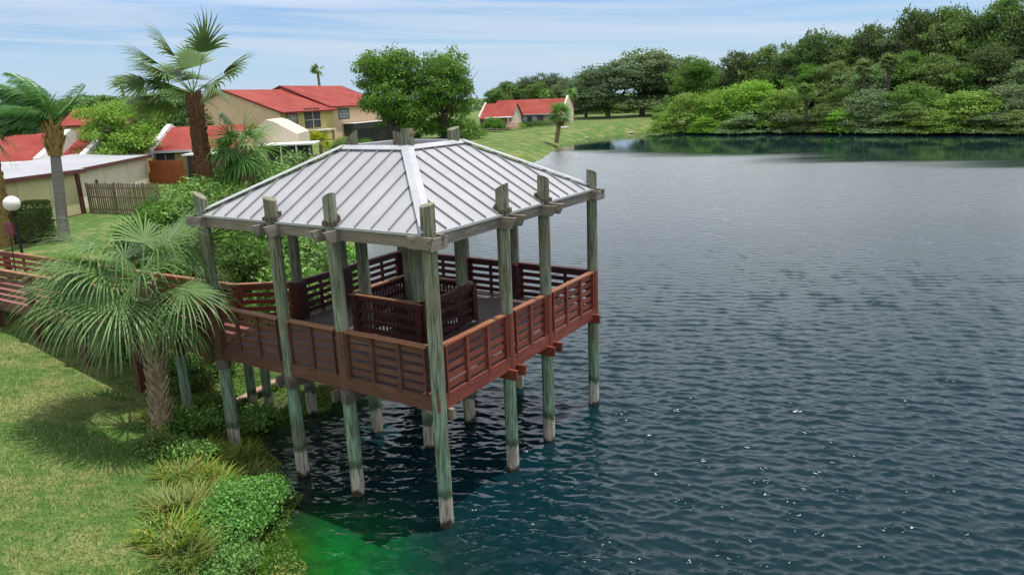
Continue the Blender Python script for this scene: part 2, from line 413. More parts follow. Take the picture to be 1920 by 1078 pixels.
def height_from(d, X, Y):
    z = np.where(d > 0, 2.1 * (1 - np.exp(-np.maximum(d, 0) / 4.0)), -2.8 * (1 - np.exp(np.minimum(d, 0) / 4.2)))
    w = .05 * (np.sin(X * 1.1 + Y * .6) + np.sin(X * .37 - Y * .9 + 2)) * np.clip(np.abs(d) / 3, 0, 1) * np.clip((45 - Y) / 15, 0, 1)
    return z + w
def hz(x, y):
    X = np.array([float(x)]); Y = np.array([float(y)]); return float(height_from(inland(X, Y), X, Y)[0])


def axis_pts(segs):
    out = [np.arange(a, b, st) for a, b, st in segs]; return np.concatenate(out + [[segs[-1][1]]])


def grid_sheet(name, xs, ys, zfun, mat, attr):
    X, Y = np.meshgrid(xs, ys); d = inland(X, Y); Z = zfun(d, X, Y)
    V = np.stack([X.ravel(), Y.ravel(), Z.ravel()], -1); nx, ny = len(xs), len(ys)
    i, j = np.meshgrid(np.arange(nx - 1), np.arange(ny - 1)); a = (j * nx + i).ravel()
    F = np.stack([a, a + 1, a + nx + 1, a + nx], -1)
    return raw_mesh(name, V, F, mat, tint=d.ravel(), smooth=True, attr=attr)


def ground_mat():
    T = new_mat('lawn_ground'); d = T.node('ShaderNodeAttribute', attribute_name='dist').outputs['Fac']
    n = T.noise(T.pos, .45, 6, .65); n2 = T.noise(T.pos, 3., 5, .7); n3 = T.noise(T.pos, 22, 3, .6)
    g = T.mix(T.ramp(n2, [(.35, 0.), (.65, 1.)]), (.065, .130, .030), (.12, .195, .048))
    dry = T.mix(n3, (.33, .29, .13), (.20, .21, .07))
    f = T.math('ADD', n, T.math('MULTIPLY', T.math('SUBTRACT', n2, .5), .5))
    col = T.mix(T.ramp(f, [(.47, 0.), (.60, .85)]), g, dry)
    col = T.mix(T.ramp(n3, [(.35, .6), (.6, 0.)]), col, (.03, .07, .012))
    mud = T.mix(n2, (.055, .05, .025), (.10, .085, .045))
    bank = T.ramp(T.math('ADD', T.math('MULTIPLY', d, .2), T.math('MULTIPLY', n2, .12)), [(.12, 1.), (.20, 0.)])
    far = T.math('LESS_THAN', T.node('ShaderNodeVectorMath', {0: T.pos, 1: (0, 0, 0)}, operation='LENGTH').outputs['Value'], 30.)
    col = T.mix(T.math('MULTIPLY', bank, T.math('MULTIPLY', far, .8)), col, mud)
    bed = T.ramp(d, [(0., 1.), (.02, 0.)])
    algae = T.mix(T.ramp(n2, [(.38, 0.), (.62, 1.)]), (.03, .10, .012), (.20, .30, .03))
    col = T.mix(bed, col, algae)
    return finish(T, col, .95, 0, T.math('ADD', n3, n2), .6, .05, .1)


def water_mat():
    T = new_mat('lake_water'); d = T.node('ShaderNodeAttribute', attribute_name='dist').outputs['Fac']
    rot = R(14)
    r = T.node('ShaderNodeVectorRotate', {'Angle': rot}, rotation_type='Z_AXIS'); T.l.new(T.pos, r.inputs[0]); p = r.outputs[0]
    warp = T.node('ShaderNodeTexNoise', {'Scale': .35, 'Detail': 2.}); T.l.new(T.pos, warp.inputs['Vector'])
    wv = T.node('ShaderNodeVectorMath', {0: warp.outputs['Color'], 1: (1.3, 1.3, 0)}, operation='MULTIPLY')
    pw = T.node('ShaderNodeVectorMath', {0: p, 1: wv.outputs[0]}, operation='ADD').outputs[0]
    b = T.noise(T.mapping(pw, (1.2, 2.6, 1), (0, 0, .3)), 1., 3, .5, .3)
    e = T.noise(T.mapping(pw, (5, 9, 1), (0, 0, -.2)), 1., 2, .5)
    h = T.math('ADD', T.math('MULTIPLY', b, .030), T.math('MULTIPLY', e, .0055))
    ln = T.node('ShaderNodeSeparateXYZ'); T.l.new(T.pos, ln.inputs[0])
    calm = T.ramp(T.math('MULTIPLY', d, -.02), [(0., .25), (.06, 1.)])     # ripples die out near the banks
    # wide sheltered band under the far woods; its edge wanders in long streaks
    sn = T.noise(T.mapping(T.pos, (.02, .10, 1), (0, 0, .55)), 1., 3, .55)
    nb_ = T.node('ShaderNodeVectorMath', {0: T.pos, 1: (-.69, -.72, 0)}, operation='DOT_PRODUCT').outputs['Value']      # metres out from the wooded bank
    ds = T.math('ADD', T.math('MULTIPLY', T.math('ADD', nb_, 136.), .01), T.math('MULTIPLY', T.math('SUBTRACT', sn, .5), .26))
    shel = T.ramp(ds, [(.42, .045), (.53, 1.)])
    farf = T.ramp(T.math('MULTIPLY', ln.outputs[1], .01), [(.5, 0.), (.75, 1.)])
    farr = T.ramp(T.math('MULTIPLY', ln.outputs[1], .01), [(.14, 0.), (.30, .8), (.50, 1.)])
    calm = T.math('MULTIPLY', calm, T.math('ADD', T.math('SUBTRACT', 1., farf), T.math('MULTIPLY', farf, shel)))
    # wind-ruffled open water beyond the gazebo is rougher, in long streaks
    st = T.noise(T.mapping(T.pos, (.012, .06, 1), (0, 0, .5)), 1., 3, .55)
    open_ = T.ramp(T.math('MULTIPLY', ln.outputs[1], .01), [(.20, .85), (.60, 2.6)])
    h = T.math('MULTIPLY', h, T.math('MULTIPLY', open_, T.ramp(st, [(.34, .45), (.5, 1.)])))
    h = T.math('MULTIPLY', h, calm)
    bp = T.node('ShaderNodeBump', {'Strength': 1., 'Distance': 1., 'Height': h})
    big = T.noise(T.pos, .5, 3, .6)
    # colour of the water body: bright green algae over the shallow shelf near the gazebo, deep teal beyond and, as painted shade, under the deck
    sp = T.node('ShaderNodeSeparateXYZ'); T.l.new(T.pos, sp.inputs[0])
    dd = T.math('ADD', T.math('MULTIPLY', d, -.1), T.math('MULTIPLY', T.math('SUBTRACT', big, .5), .16))
    near = T.ramp(T.math('MULTIPLY', sp.outputs[1], .01), [(.127, 1.), (.147, 0.)])  # drops the green under the gazebo, its shade put into the body colour
    body_far = T.ramp(dd, [(0., (.030, .075, .030)), (.10, (.008, .025, .02)), (.4, (.0022, .0165, .0215))])
    body_near = T.ramp(dd, [(0., (.05, .10, .012)), (.07, (.03, .09, .012)), (.13, (.006, .12, .016)), (.20, (.004, .085, .018)), (.29, (.0035, .038, .020)), (.36, (.005, .020, .018)), (.5, (.0022, .0165, .0205))])
    body = T.mix(near, body_far, body_near)
    wn = T.noise(T.pos, 2.4, 5, .65, .6); body = T.mix(T.math('MULTIPLY', T.math('MULTIPLY', near, T.ramp(dd, [(.27, 1.), (.36, 0.)])), T.ramp(wn, [(.45, 0.), (.62, .6)])), body, (.004, .030, .012))
    di = T.node('ShaderNodeBsdfDiffuse', {'Color': body})
    tr = T.node('ShaderNodeBsdfTransparent', {'Color': (.50, .70, .32, 1)})
    op = T.ramp(dd, [(.0, .15), (.13, .75), (.26, 1.)])
    m1 = T.node('ShaderNodeMixShader', {0: op}); T.l.new(tr.outputs[0], m1.inputs[1]); T.l.new(di.outputs[0], m1.inputs[2])
    ro = T.math('ADD', .03, T.math('MULTIPLY', shel, T.math('ADD', .02, T.math('MULTIPLY', farr, .22))))
    gl = T.node('ShaderNodeBsdfGlossy', {'Color': (1, 1, 1, 1), 'Roughness': ro}); T.l.new(bp.outputs[0], gl.inputs['Normal'])
    fr = T.node('ShaderNodeFresnel', {'IOR': 1.33}); T.l.new(bp.outputs[0], fr.inputs['Normal'])
    m2 = T.node('ShaderNodeMixShader', {0: fr.outputs[0]}); T.l.new(m1.outputs[0], m2.inputs[1]); T.l.new(gl.outputs[0], m2.inputs[2])
    T.l.new(m2.outputs[0], T.out.inputs[0]); return T.m


gx = axis_pts([(-900, -120, 60), (-120, -40, 8), (-40, -16, 1.5), (-16, 0, .3), (0, 36, 1.2), (36, 130, 5), (130, 900, 70)])
gy = axis_pts([(-120, 4, 8), (4, 26, .3), (26, 170, 1.3), (170, 300, 10), (300, 3000, 150)])
ground = grid_sheet('ground', gx, gy, height_from, ground_mat(), 'dist'); tag(ground, kind='structure')
def wave_sheet():
    """lake surface with real wind ripples; finest where the water is seen closest"""
    th = np.radians(np.concatenate([np.arange(-100, -40, 3.), np.arange(-40, 40, .15), np.arange(40, 101, 3.)]))
    r = [3.]
    while r[-1] < 172: r.append(r[-1] + min(max(.035, r[-1] ** 2 / 9500), 3.5))
    r = np.array(r); Rr, Th = np.meshgrid(r, th, indexing='ij'); X = Rr * np.sin(Th); Y = Rr * np.cos(Th)
    g0 = np.arange(-175, 176, 1.); g1 = np.arange(-40, 176, 1.)
    GX, GY = np.meshgrid(g0, g1); D = inland(GX, GY)
    def bil(X, Y):
        u = np.clip(X + 175, 0, len(g0) - 1.001); v = np.clip(Y + 40, 0, len(g1) - 1.001); i = u.astype(int); j = v.astype(int); fu, fv = u - i, v - j
        return (D[j, i] * (1 - fu) + D[j, i + 1] * fu) * (1 - fv) + (D[j + 1, i] * (1 - fu) + D[j + 1, i + 1] * fu) * fv
    d = bil(X, Y); rg = np.random.default_rng(8)
    step = np.gradient(r)[:, None]; calm = np.clip(-d / 3.0, 0.12, 1)
    far = np.clip((136 - .69 * X - .72 * Y - 36) / 12, .03, 1); calm = calm * (1 - np.clip((Y - 55) / 20, 0, 1) + np.clip((Y - 55) / 20, 0, 1) * far)
    # gusts: rougher and smoother patches
    gust = .8 + .3 * np.sin(X * .11 + 1.7 * np.sin(Y * .05)) * np.cos(Y * .08 + X * .03)
    Z = np.zeros_like(X); DX = np.zeros_like(X); DY = np.zeros_like(X)
    for i in range(80):
        lam = .18 * (.68 / .18) ** (rg.random() ** 1.1); k = 2 * math.pi / lam
        an = R(80) + rg.normal() * R(24 if lam < .4 else 15); kx, ky = k * math.cos(an), k * math.sin(an)
        A = .0056 * lam ** .87 * rg.uniform(.6, 1.4); vis = np.clip(lam / step * .5 - .7, 0, 1) * calm * gust * A
        ph = X * kx + Y * ky + rg.uniform(0, 6.28); s_ = np.sin(ph) * vis
        Z += np.cos(ph) * vis; DX -= s_ * kx / k; DY -= s_ * ky / k
    Z = Z + np.maximum(Z, 0) ** 2 * 9
    V = np.stack([(X + DX * .9).ravel(), (Y + DY * .9).ravel(), Z.ravel()], -1); n = len(th)
    i, j = np.meshgrid(np.arange(n - 1), np.arange(len(r) - 1)); a = (j * n + i).ravel()
    F = np.stack([a, a + n, a + n + 1, a + 1], -1)[:, ::-1]
    return raw_mesh('lake_water', V, F, water_mat(), tint=d.ravel(), smooth=True, attr='dist')
water = wave_sheet(); tag(water, kind='structure')

# road beyond the lawn
rd = MB(); a = gnd(1060, 216, 2.1); b = gnd(1260, 209, 2.1)
rd.box(((a[0] + b[0]) / 2, (a[1] + b[1]) / 2, 2.14), (40, 5, .03)); o = rd.build('road', M_CONC); tag(o, kind='structure')

# ------------------------------------------------------------------ gazebo
CX, CY = -1.5516, 13.4627
A1_, B1_, A2_, B2_ = 2.527, 1.815, 2.611, 1.748
SS = [0, A1_, A1_ + B1_, 2 * A1_ + B1_]; TT = [0, A2_, A2_ + B2_, 2 * A2_ + B2_]
WS, WT = SS[3], TT[3]
Z_RAIL, Z_F, Z_E, Z_T = 3.936, 2.586, 6.169, 7.552; Z_DECK = 2.88
def W(s, t, z=0.):
    q = np.array([CX, CY]) + ADIR * s + BDIR * t; return np.array([q[0], q[1], z])
a3 = np.array([*ADIR, 0]); b3 = np.array([*BDIR, 0]); z3 = np.array([0, 0, 1.])

rng = np.random.default_rng(7)
gz = thing('gazebo', 'timber lake gazebo on tall pilings with pale metal roof and red railings', 'gazebo', W(WS / 2, WT / 2, 0))


def round_post(x, y, z0, z1, r, slant=(.25, .1), seed=0, notch=None):
    rg = np.random.default_rng(seed); n = 18; m = 16; vs = []
    ph = rg.uniform(0, 6, 4); lean = rg.uniform(-.004, .004, 2)
    for i in range(m):
        z = z0 + (z1 - z0) * i / (m - 1); rr = r * (1.04 - .10 * i / (m - 1))
        for k in range(n):
            t = 2 * math.pi * k / n
            q = rr * (1 + .025 * math.sin(2 * t + ph[0] + z * .7) + .018 * math.sin(5 * t + ph[1]) + .012 * math.sin(3 * t + z * 2 + ph[2]))
            px, py = q * math.cos(t), q * math.sin(t); zz = z
            if i == m - 1: zz += (px * slant[0] + py * slant[1]) * 2.2
            vs.append((x + px + lean[0] * z, y + py + lean[1] * z, zz))
    mb = MB(); f = [(i * n + k, i * n + (k + 1) % n, (i + 1) * n + (k + 1) % n, (i + 1) * n + k) for i in range(m - 1) for k in range(n)]
    mb.add(vs, f); top = vs[-n:]; mb.add(top, [tuple(range(n))]); return mb


tops = {(0, 0): 6.72, (1, 0): 6.78, (2, 0): 6.66, (3, 0): 6.62, (0, 1): 6.76, (0, 2): 6.74, (0, 3): 6.62,
        (1, 1): 7.98, (2, 1): 7.86, (1, 2): 7.9, (2, 2): 7.75, (3, 1): 6.6, (3, 2): 6.6, (3, 3): 6.6, (1, 3): 6.6, (2, 3): 6.6}
pmat = {(0, 0): M_POST, (2, 0): M_POST, (1, 0): M_POSTB, (3, 0): M_POSTB}
for (i, j), zt in tops.items():
    c = W(SS[i], TT[j]); inner = i in (1, 2) and j in (1, 2)
    m = M_POST if inner else pmat.get((i, j), M_POSTP)
    mb = round_post(c[0], c[1], -2.6, zt, .158 if inner else .150, (rng.uniform(-.35, .35), rng.uniform(-.3, .1)), 10 * i + j)
    mb.build('post', m, gz, smooth=False)

# roof: four trapezoid slopes round an open square, standing seams, hip and ridge flashings
OV = .05; INS = 2.43; INT = 2.43
def roof_pt(side, x, f, lift=0.):
    """side 0: A face (t=0), 1: B face (s=0), 2: t=max, 3: s=max; x along the eave, f 0 at eave .. 1 at the top"""
    z = Z_E + (Z_T - Z_E) * f + lift
    if side in (0, 2):
        t = -OV + (INT + OV) * f; t = t if side == 0 else WT - t; return W(x, t, z)
    s = -OV + (INS + OV) * f; s = s if side == 1 else WS - s; return W(s, x, z)
for side in range(4):
    L = WS if side in (0, 2) else WT; ins = INS if side in (0, 2) else INT
    q = [roof_pt(side, -OV, 0), roof_pt(side, L + OV, 0), roof_pt(side, L - ins, 1), roof_pt(side, ins, 1)]
    o = MB().prism(q, (0, 0, -.03)).build('roof_slope', M_METAL, gz)
    sm = MB(); n = int(L / .455)
    for k in range(n + 1):
        x = (L - n * .455) / 2 + k * .455
        fm = min(1., (x + OV) / (ins + OV), (L + OV - x) / (ins + OV)) - .02
        if fm < .05: continue
        p0 = roof_pt(side, x, 0.002, .022); p1 = roof_pt(side, x, fm, .022); sm.bar(p0, p1, .024, .045)
    sm.build('standing_seam', M_SEAM, o)
    # drip edge
    de = MB(); outv = (-b3, -a3, b3, a3)[side]
    e0 = roof_pt(side, -OV, 0, -.02) + outv * .012; e1 = roof_pt(side, L + OV, 0, -.02) + outv * .012
    de.bar(e0, e1, .03, .05).build('drip_edge', M_FLASH, o)
    # ridge cap round the opening
    r0 = roof_pt(side, ins - .05, 1, .05); r1 = roof_pt(side, L - ins + .05, 1, .05)
    rc = MB(); sl = (q[3] - q[0]) * 0 + (roof_pt(side, L / 2, 1) - roof_pt(side, L / 2, 0)); sl /= np.linalg.norm(sl)
    ax = a3 if side in (0, 2) else b3; nrm = np.cross(sl, ax); nrm *= np.sign(nrm[2])
    rc.box((r0 + r1) / 2 - sl * .06, (np.linalg.norm(r1 - r0) / 2, .085, .012), (ax, sl, nrm))
    rc.box((r0 + r1) / 2 + outv * -.02 + z3 * -.10, (np.linalg.norm(r1 - r0) / 2, .012, .10), (ax, outv, z3))
    rc.build('ridge_cap', M_FLASH, gz)
    # upper ring beam under the cap, with eave beam below the edge
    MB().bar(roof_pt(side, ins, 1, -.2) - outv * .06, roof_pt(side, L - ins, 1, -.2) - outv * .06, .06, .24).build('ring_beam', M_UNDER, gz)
    bm_ = MB().bar(roof_pt(side, .05, 0, -.17) - outv * .06, roof_pt(side, L - .05, 0, -.17) - outv * .06, .075, .235)
    bm_.build('eave_beam', (M_GREYA, M_GREYB)[side % 2], gz)
    # rafters
    rf = MB()
    for x in (SS if side in (0, 2) else TT)[1:3]:
        rf.bar(roof_pt(side, x + .25, .02, -.11), roof_pt(side, x + .25, .97, -.11), .05, .14)
    for x in ((L - ins) * .35, L - (L - ins) * .35): rf.bar(roof_pt(side, x, .02, -.11), roof_pt(side, x, min(.55, .9 * x / ins), -.11), .05, .14)
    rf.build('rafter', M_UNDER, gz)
for (sx, tx) in ((0, 0), (1, 0), (0, 1), (1, 1)):
    e = W(-OV + sx * (WS + 2 * OV), -OV + tx * (WT + 2 * OV), Z_E); r_ = W(INS + sx * (WS - 2 * INS), INT + tx * (WT - 2 * INT), Z_T)
    d = r_ - e; d /= np.linalg.norm(d); side_ = np.cross(d, z3); side_ /= np.linalg.norm(side_)
    hp = MB(); w_ = .145 if (sx, tx) == (0, 0) else .12
    up_ = np.cross(side_, d) * 1.; up_ *= np.sign(up_[2])
    c0 = e + up_ * .075 + d * .02; c1 = r_ + up_ * .075
    # folded cap: two wings dropping on either side
    wl = side_ * w_ - z3 * .045; wr = -side_ * w_ - z3 * .045
    hp.prism([c0, c1, c1 + wl, c0 + wl], (0, 0, .012)); hp.prism([c0, c0 + wr, c1 + wr, c1], (0, 0, .012))
    hp.build('hip_cap', M_FLASH, gz)
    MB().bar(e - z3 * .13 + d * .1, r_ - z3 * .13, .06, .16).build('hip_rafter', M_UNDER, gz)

# torn flashing collars where the posts come through the roof edge
for (i, j) in ((1, 0), (2, 0), (0, 1), (0, 2), (3, 1), (3, 2), (1, 3), (2, 3)):
    c = W(SS[i], TT[j]); o_ = (a3 if i == 0 else -a3 if i == 3 else b3 if j == 0 else -b3); rg = np.random.default_rng(90 + i * 4 + j)
    mb = MB(); n = 14
    for k in range(n):
        t0_, t1_ = 2 * math.pi * k / n, 2 * math.pi * (k + 1) / n
        for_ = lambda t, r_, z: c + a3 * math.cos(t) * r_ + b3 * math.sin(t) * r_ + z3 * z
        zz = Z_E + .02 + .10 * max(0, (a3 * math.cos(t0_) + b3 * math.sin(t0_)) @ o_)
        mb.prism([for_(t0_, .155, zz), for_(t0_, .155, zz + .06 + rg.uniform(0, .05)), for_(t1_, .155, zz + .06 + rg.uniform(0, .05)), for_(t1_, .155, zz)], (for_(t0_, .2, zz) - for_(t0_, .155, zz)) * rg.uniform(.5, 1.5))
    mb.build('post_flashing', M_GREYZ, gz)

# paired tie beams clamped to the posts, ends past the roof edge with splintered bevels


def tie(p0, p1, half_gap, zc, w, h, mat, name, ax, across, bevel=.12):
    for sgn in (-1, 1):
        c0 = p0 + across * sgn * half_gap; c1 = p1 + across * sgn * half_gap
        c0[2] = c1[2] = zc
        poly = [c0 - ax * .0 + z3 * h / 2, c0 + ax * bevel - z3 * h / 2, c1 - ax * bevel - z3 * h / 2, c1 + z3 * h / 2]
        mb = MB().prism([q - across * w / 2 for q in poly], across * w); mb.build(name, mat, gz)
for i in (1, 2):
    tie(W(SS[i], -.42), W(SS[i], WT + .42), .185, 5.985, .065, .24, M_GREYB, 'tie_beam', b3, a3)
    tie(W(SS[i], -.30), W(SS[i], WT + .30), .185, 2.44, .07, .25, M_GREYZ, 'floor_beam', b3, a3, .02)
for j in (1, 2):
    tie(W(-.46, TT[j]), W(WS + .46, TT[j]), .185, 6.00, .065, .24, M_GREYA, 'tie_beam', a3, b3)
    tie(W(-.34, TT[j]), W(WS + .30, TT[j]), .185, 2.52, .07, .24, M_PA, 'floor_beam', a3, b3, .02)
for (i, j) in ((0, 0), (3, 0), (0, 3)):
    c = W(SS[i], TT[j])
    for sg in (-1, 1):
        q = c + b3 * sg * .19; q[2] = 6.02; MB().prism([q - a3 * .24 + z3 * .12, q - a3 * .16 - z3 * .12, q + a3 * .36 - z3 * .12, q + a3 * .36 + z3 * .12], b3 * .06).build('beam_end', M_GREYA, gz)
        q = c + a3 * sg * .19; q[2] = 5.99; MB().prism([q - b3 * .22 + z3 * .11, q - b3 * .15 - z3 * .13, q + b3 * .36 - z3 * .13, q + b3 * .36 + z3 * .11], a3 * .06).build('beam_end', M_GREYB, gz)
q = W(0, .20, 2.47); MB().bar(q - a3 * .22, q + a3 * .5, .09, .22).build('beam_end', M_GREYA, gz)
q = W(0, WT - .20, 2.62); MB().bar(q - a3 * .30, q + a3 * .5, .08, .24).build('beam_end', M_PA, gz)
# dark straps under the deck round the outer posts
for (i, j) in ((1, 0), (2, 0), (3, 0)):
    c = W(SS[i], TT[j]); MB().tube([c + z3 * 2.30, c + z3 * 2.56], .185, 14).build('post_collar', M_GREYZ, gz)

# deck with the square well round the inner posts
IN0, IN1 = SS[1] - .3, SS[2] + .3; JN0, JN1 = TT[1] - .3, TT[2] + .3
dk = MB()
for s0, s1, t0, t1 in ((-.02, WS + .02, -.02, JN0), (-.02, WS + .02, JN1, WT + .02), (-.02, IN0, JN0, JN1), (IN1, WS + .02, JN0, JN1)):
    c = W((s0 + s1) / 2, (t0 + t1) / 2, Z_DECK - .03); dk.box(c, ((s1 - s0) / 2, (t1 - t0) / 2, .03), (a3, b3, z3))
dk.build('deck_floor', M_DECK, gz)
js = MB()
for k in range(15):
    s = .25 + k * (WS - .5) / 14
    js.bar(W(s, .1, Z_DECK - .155), W(s, WT - .1 if not IN0 < s < IN1 else JN0, Z_DECK - .155), .045, .18)
js.build('deck_joist', M_GREYZ, gz)


def fascia(p0, p1, mat, outv):
    MB().bar(p0 + z3 * 2.745 + outv * .055, p1 + z3 * 2.745 + outv * .055, .045, .31).build('fascia_board', mat, gz)
fascia(W(-.07, 0), W(WS + .05, 0), M_BA, -b3 * 1.6); fascia(W(0, -.13), W(0, WT + .05), M_PB, -a3 * 1.6)
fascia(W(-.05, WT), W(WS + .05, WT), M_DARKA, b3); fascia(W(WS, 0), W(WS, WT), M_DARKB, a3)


def railing(p0, p1, outv, mats, nbal, parent, zt=Z_RAIL, zd=Z_DECK + .03, pickets=False, ends=True, cap_w=.15):
    """horizontal slat railing between two plan points"""
    ms, mc, mz = mats; p0 = np.array(p0); p1 = np.array(p1); d = p1 - p0; L = np.linalg.norm(d); d = d / L
    sl = MB(); zs = [zt - .13, zt - .33, zt - .53, zt - .73, zt - .92]
    for k, z in enumerate(zs):
        hgt = .135 if k == 0 else .115
        sl.bar(p0 + z3 * z, p1 + z3 * z, .038, hgt)
    o = sl.build('railing', ms, parent)
    MB().bar(p0 + z3 * (zt - .02), p1 + z3 * (zt - .02), cap_w, .04).build('top_rail', mc, o)
    for k in range(nbal):
        c = p0 + d * L * (k + 1) / (nbal + 1) + outv * .05
        MB().box(c + z3 * (zt + zd - .16) / 2, (.045, .028, (zt - zd + .02) / 2), (d, outv, z3)).build('baluster', mz, o)
    if ends:
        for c in (p0 + d * .05 + outv * .05, p1 - d * .05 + outv * .05):
            MB().box(c + z3 * (zt + zd - .14) / 2, (.02, .03, (zt - zd + .06) / 2), (d, outv, z3)).build('baluster', mz, o)
    return o


g = .16
mA = (M_BA, M_CAPA, M_BZ); mB = (M_PB, M_CAPB, M_PZ)
for k, nb in ((0, 2), (1, 1), (2, 2)):
    railing(W(SS[k] + g, -.04), W(SS[k + 1] - g, -.04), -b3, mA, nb, gz)
    railing(W(-.04, TT[k] + g), W(-.04, TT[k + 1] - g), -a3, mB, nb, gz)
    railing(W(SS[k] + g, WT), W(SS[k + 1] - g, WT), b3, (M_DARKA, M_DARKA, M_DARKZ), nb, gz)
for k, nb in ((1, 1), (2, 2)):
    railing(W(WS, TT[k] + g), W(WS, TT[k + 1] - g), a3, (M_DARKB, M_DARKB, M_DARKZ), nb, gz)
# squared paint-coloured boxing on the far posts
for (i, j) in ((3, 1), (3, 2), (3, 3), (2, 3), (1, 3), (0, 3)):
    c = W(SS[i], TT[j]); 
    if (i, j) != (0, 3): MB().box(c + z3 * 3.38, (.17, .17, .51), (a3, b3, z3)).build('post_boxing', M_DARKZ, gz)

# inner well railing: horizontal slats outside, upright pickets inside
I0, I1, J0, J1 = SS[1] - .24, SS[2] + .24, TT[1] - .24, TT[2] + .24
for p, q, ov_, md in ((W(I0, J0), W(I1, J0), -b3, 'a'), (W(I0, J0), W(I0, J1), -a3, 'b'), (W(I0, J1), W(I1, J1), b3, 'a'), (W(I1, J0), W(I1, J1), a3, 'b')):
    d = (q - p) / np.linalg.norm(q - p); L = np.linalg.norm(q - p)
    sl = MB()
    for z, h in ((3.80, .15), (3.50, .09), (3.22, .09), (2.98, .14)): sl.bar(p + z3 * z, q + z3 * z, .038, h)
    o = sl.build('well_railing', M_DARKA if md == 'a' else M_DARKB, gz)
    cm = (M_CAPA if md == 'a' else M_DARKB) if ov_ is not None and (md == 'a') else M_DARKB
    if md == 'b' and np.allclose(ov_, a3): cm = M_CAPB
    MB().bar(p - d * .06 + z3 * 3.89, q + d * .06 + z3 * 3.89, .13, .04).build('top_rail', cm, o)
    pk = MB(); n = int(L / .115)
    for k in range(n):
        c = p + d * (L * (k + .5) / n) - ov_ * .045; pk.box(c + z3 * 3.4, (.022, .016, .46), (d, ov_, z3))
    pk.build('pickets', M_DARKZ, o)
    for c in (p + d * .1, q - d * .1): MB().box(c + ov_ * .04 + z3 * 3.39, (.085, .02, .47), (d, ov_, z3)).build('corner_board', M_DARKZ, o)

# ------------------------------------------------------------------ walkway
wk = thing('boardwalk', 'narrow red stained boardwalk with slatted rails leading from lawn to gazebo', 'boardwalk', W(12, .7, 0))
def NR(s): return W(s, -.06 - .035 * (s - 7), 0)
def FR(s): return W(s, 1.62 - .036 * (s - 7), 0)
dkm = MB(); n0, n1, f0, f1 = NR(7.0), NR(26), FR(7.0), FR(26)
dkm.prism([n0 + z3 * 2.82, n1 + z3 * 2.82, f1 + z3 * 2.82, f0 + z3 * 2.82], (0, 0, .05)); dkm.build('deck_floor', M_DECKR, wk)
near_s = [7.15, 8.35, 10.3, 12.8, 15.3, 17.6, 20.2, 23]
far_s = [8.25, 10.3, 12.8, 15.3, 17.9, 20.6, 23]
for seq, fn, ov_ in ((near_s, NR, -b3), (far_s, FR, b3)):
    for k, s in enumerate(seq):
        c = fn(s) + ov_ * .11; zb = hz(c[0], c[1]) - .4
        top = 3.86 if fn is NR else 3.84
        if fn is NR and k in (0, 1):
            if k == 1: round_post(c[0], c[1], zb, 2.45, .125, (0, 0), 50 + k).build('post', M_POST, wk)
            MB().box(c + z3 * 3.15, (.11, .11, .70), (a3, b3, z3)).build('post_boxing', M_BZ, wk)
        elif fn is FR and k == 0:
            round_post(c[0], c[1], zb, 3.72, .13, (0, 0), 60).build('post', M_POSTP, wk)
        else:
            MB().box(c + z3 * (zb + top) / 2, (.085, .085, (top - zb) / 2), (a3, b3, z3)).build('post', M_BZ if fn is NR else M_PZ, wk)
    for k in range(len(seq) - 1):
        railing(fn(seq[k]), fn(seq[k + 1]), ov_, (M_BA if fn is NR else M_PA, M_CAPA, M_BZ), 0, wk, ends=False)
    MB().bar(fn(7.1) + ov_ * .06 + z3 * 2.72, fn(26) + ov_ * .06 + z3 * 2.72, .045, .28).build('fascia_board', M_BA, wk)
railing(FR(8.25), W(WS + .1, TT[1] - .15), b3, (M_PA, M_CAPA, M_PZ), 0, wk, ends=False)
# pilings under the junction
for (x, y, g_) in ((-7.1, 19.35, -.3),):
    round_post(x, y, -.8, 2.6, .13, (0, 0), 71).build('post', M_POST, wk)

# ------------------------------------------------------------------ foliage generators


def leaf_cards(P, size, rg, upbias=.5, N=None, aspect=.55, tri=False):
    """one pointed quad per point; returns V,F"""
    n = len(P); nr = rg.normal(size=(n, 3)); nr /= np.linalg.norm(nr, axis=1)[:, None]
    if N is not None: nr = nr * (1 - upbias) + N * upbias
    else: nr[:, 2] += upbias
    nr /= np.linalg.norm(nr, axis=1)[:, None]
    t = rg.normal(size=(n, 3)); t -= (t * nr).sum(1)[:, None] * nr; t /= np.linalg.norm(t, axis=1)[:, None] + 1e-9
    b = np.cross(nr, t); s = (np.broadcast_to(size, n) * rg.uniform(.65, 1.35, n))[:, None]
    V = np.stack([P - t * s, P + b * s * aspect, P + t * s, P - b * s * aspect], 1).reshape(-1, 3)
    return V, np.arange(4 * n).reshape(n, 4)


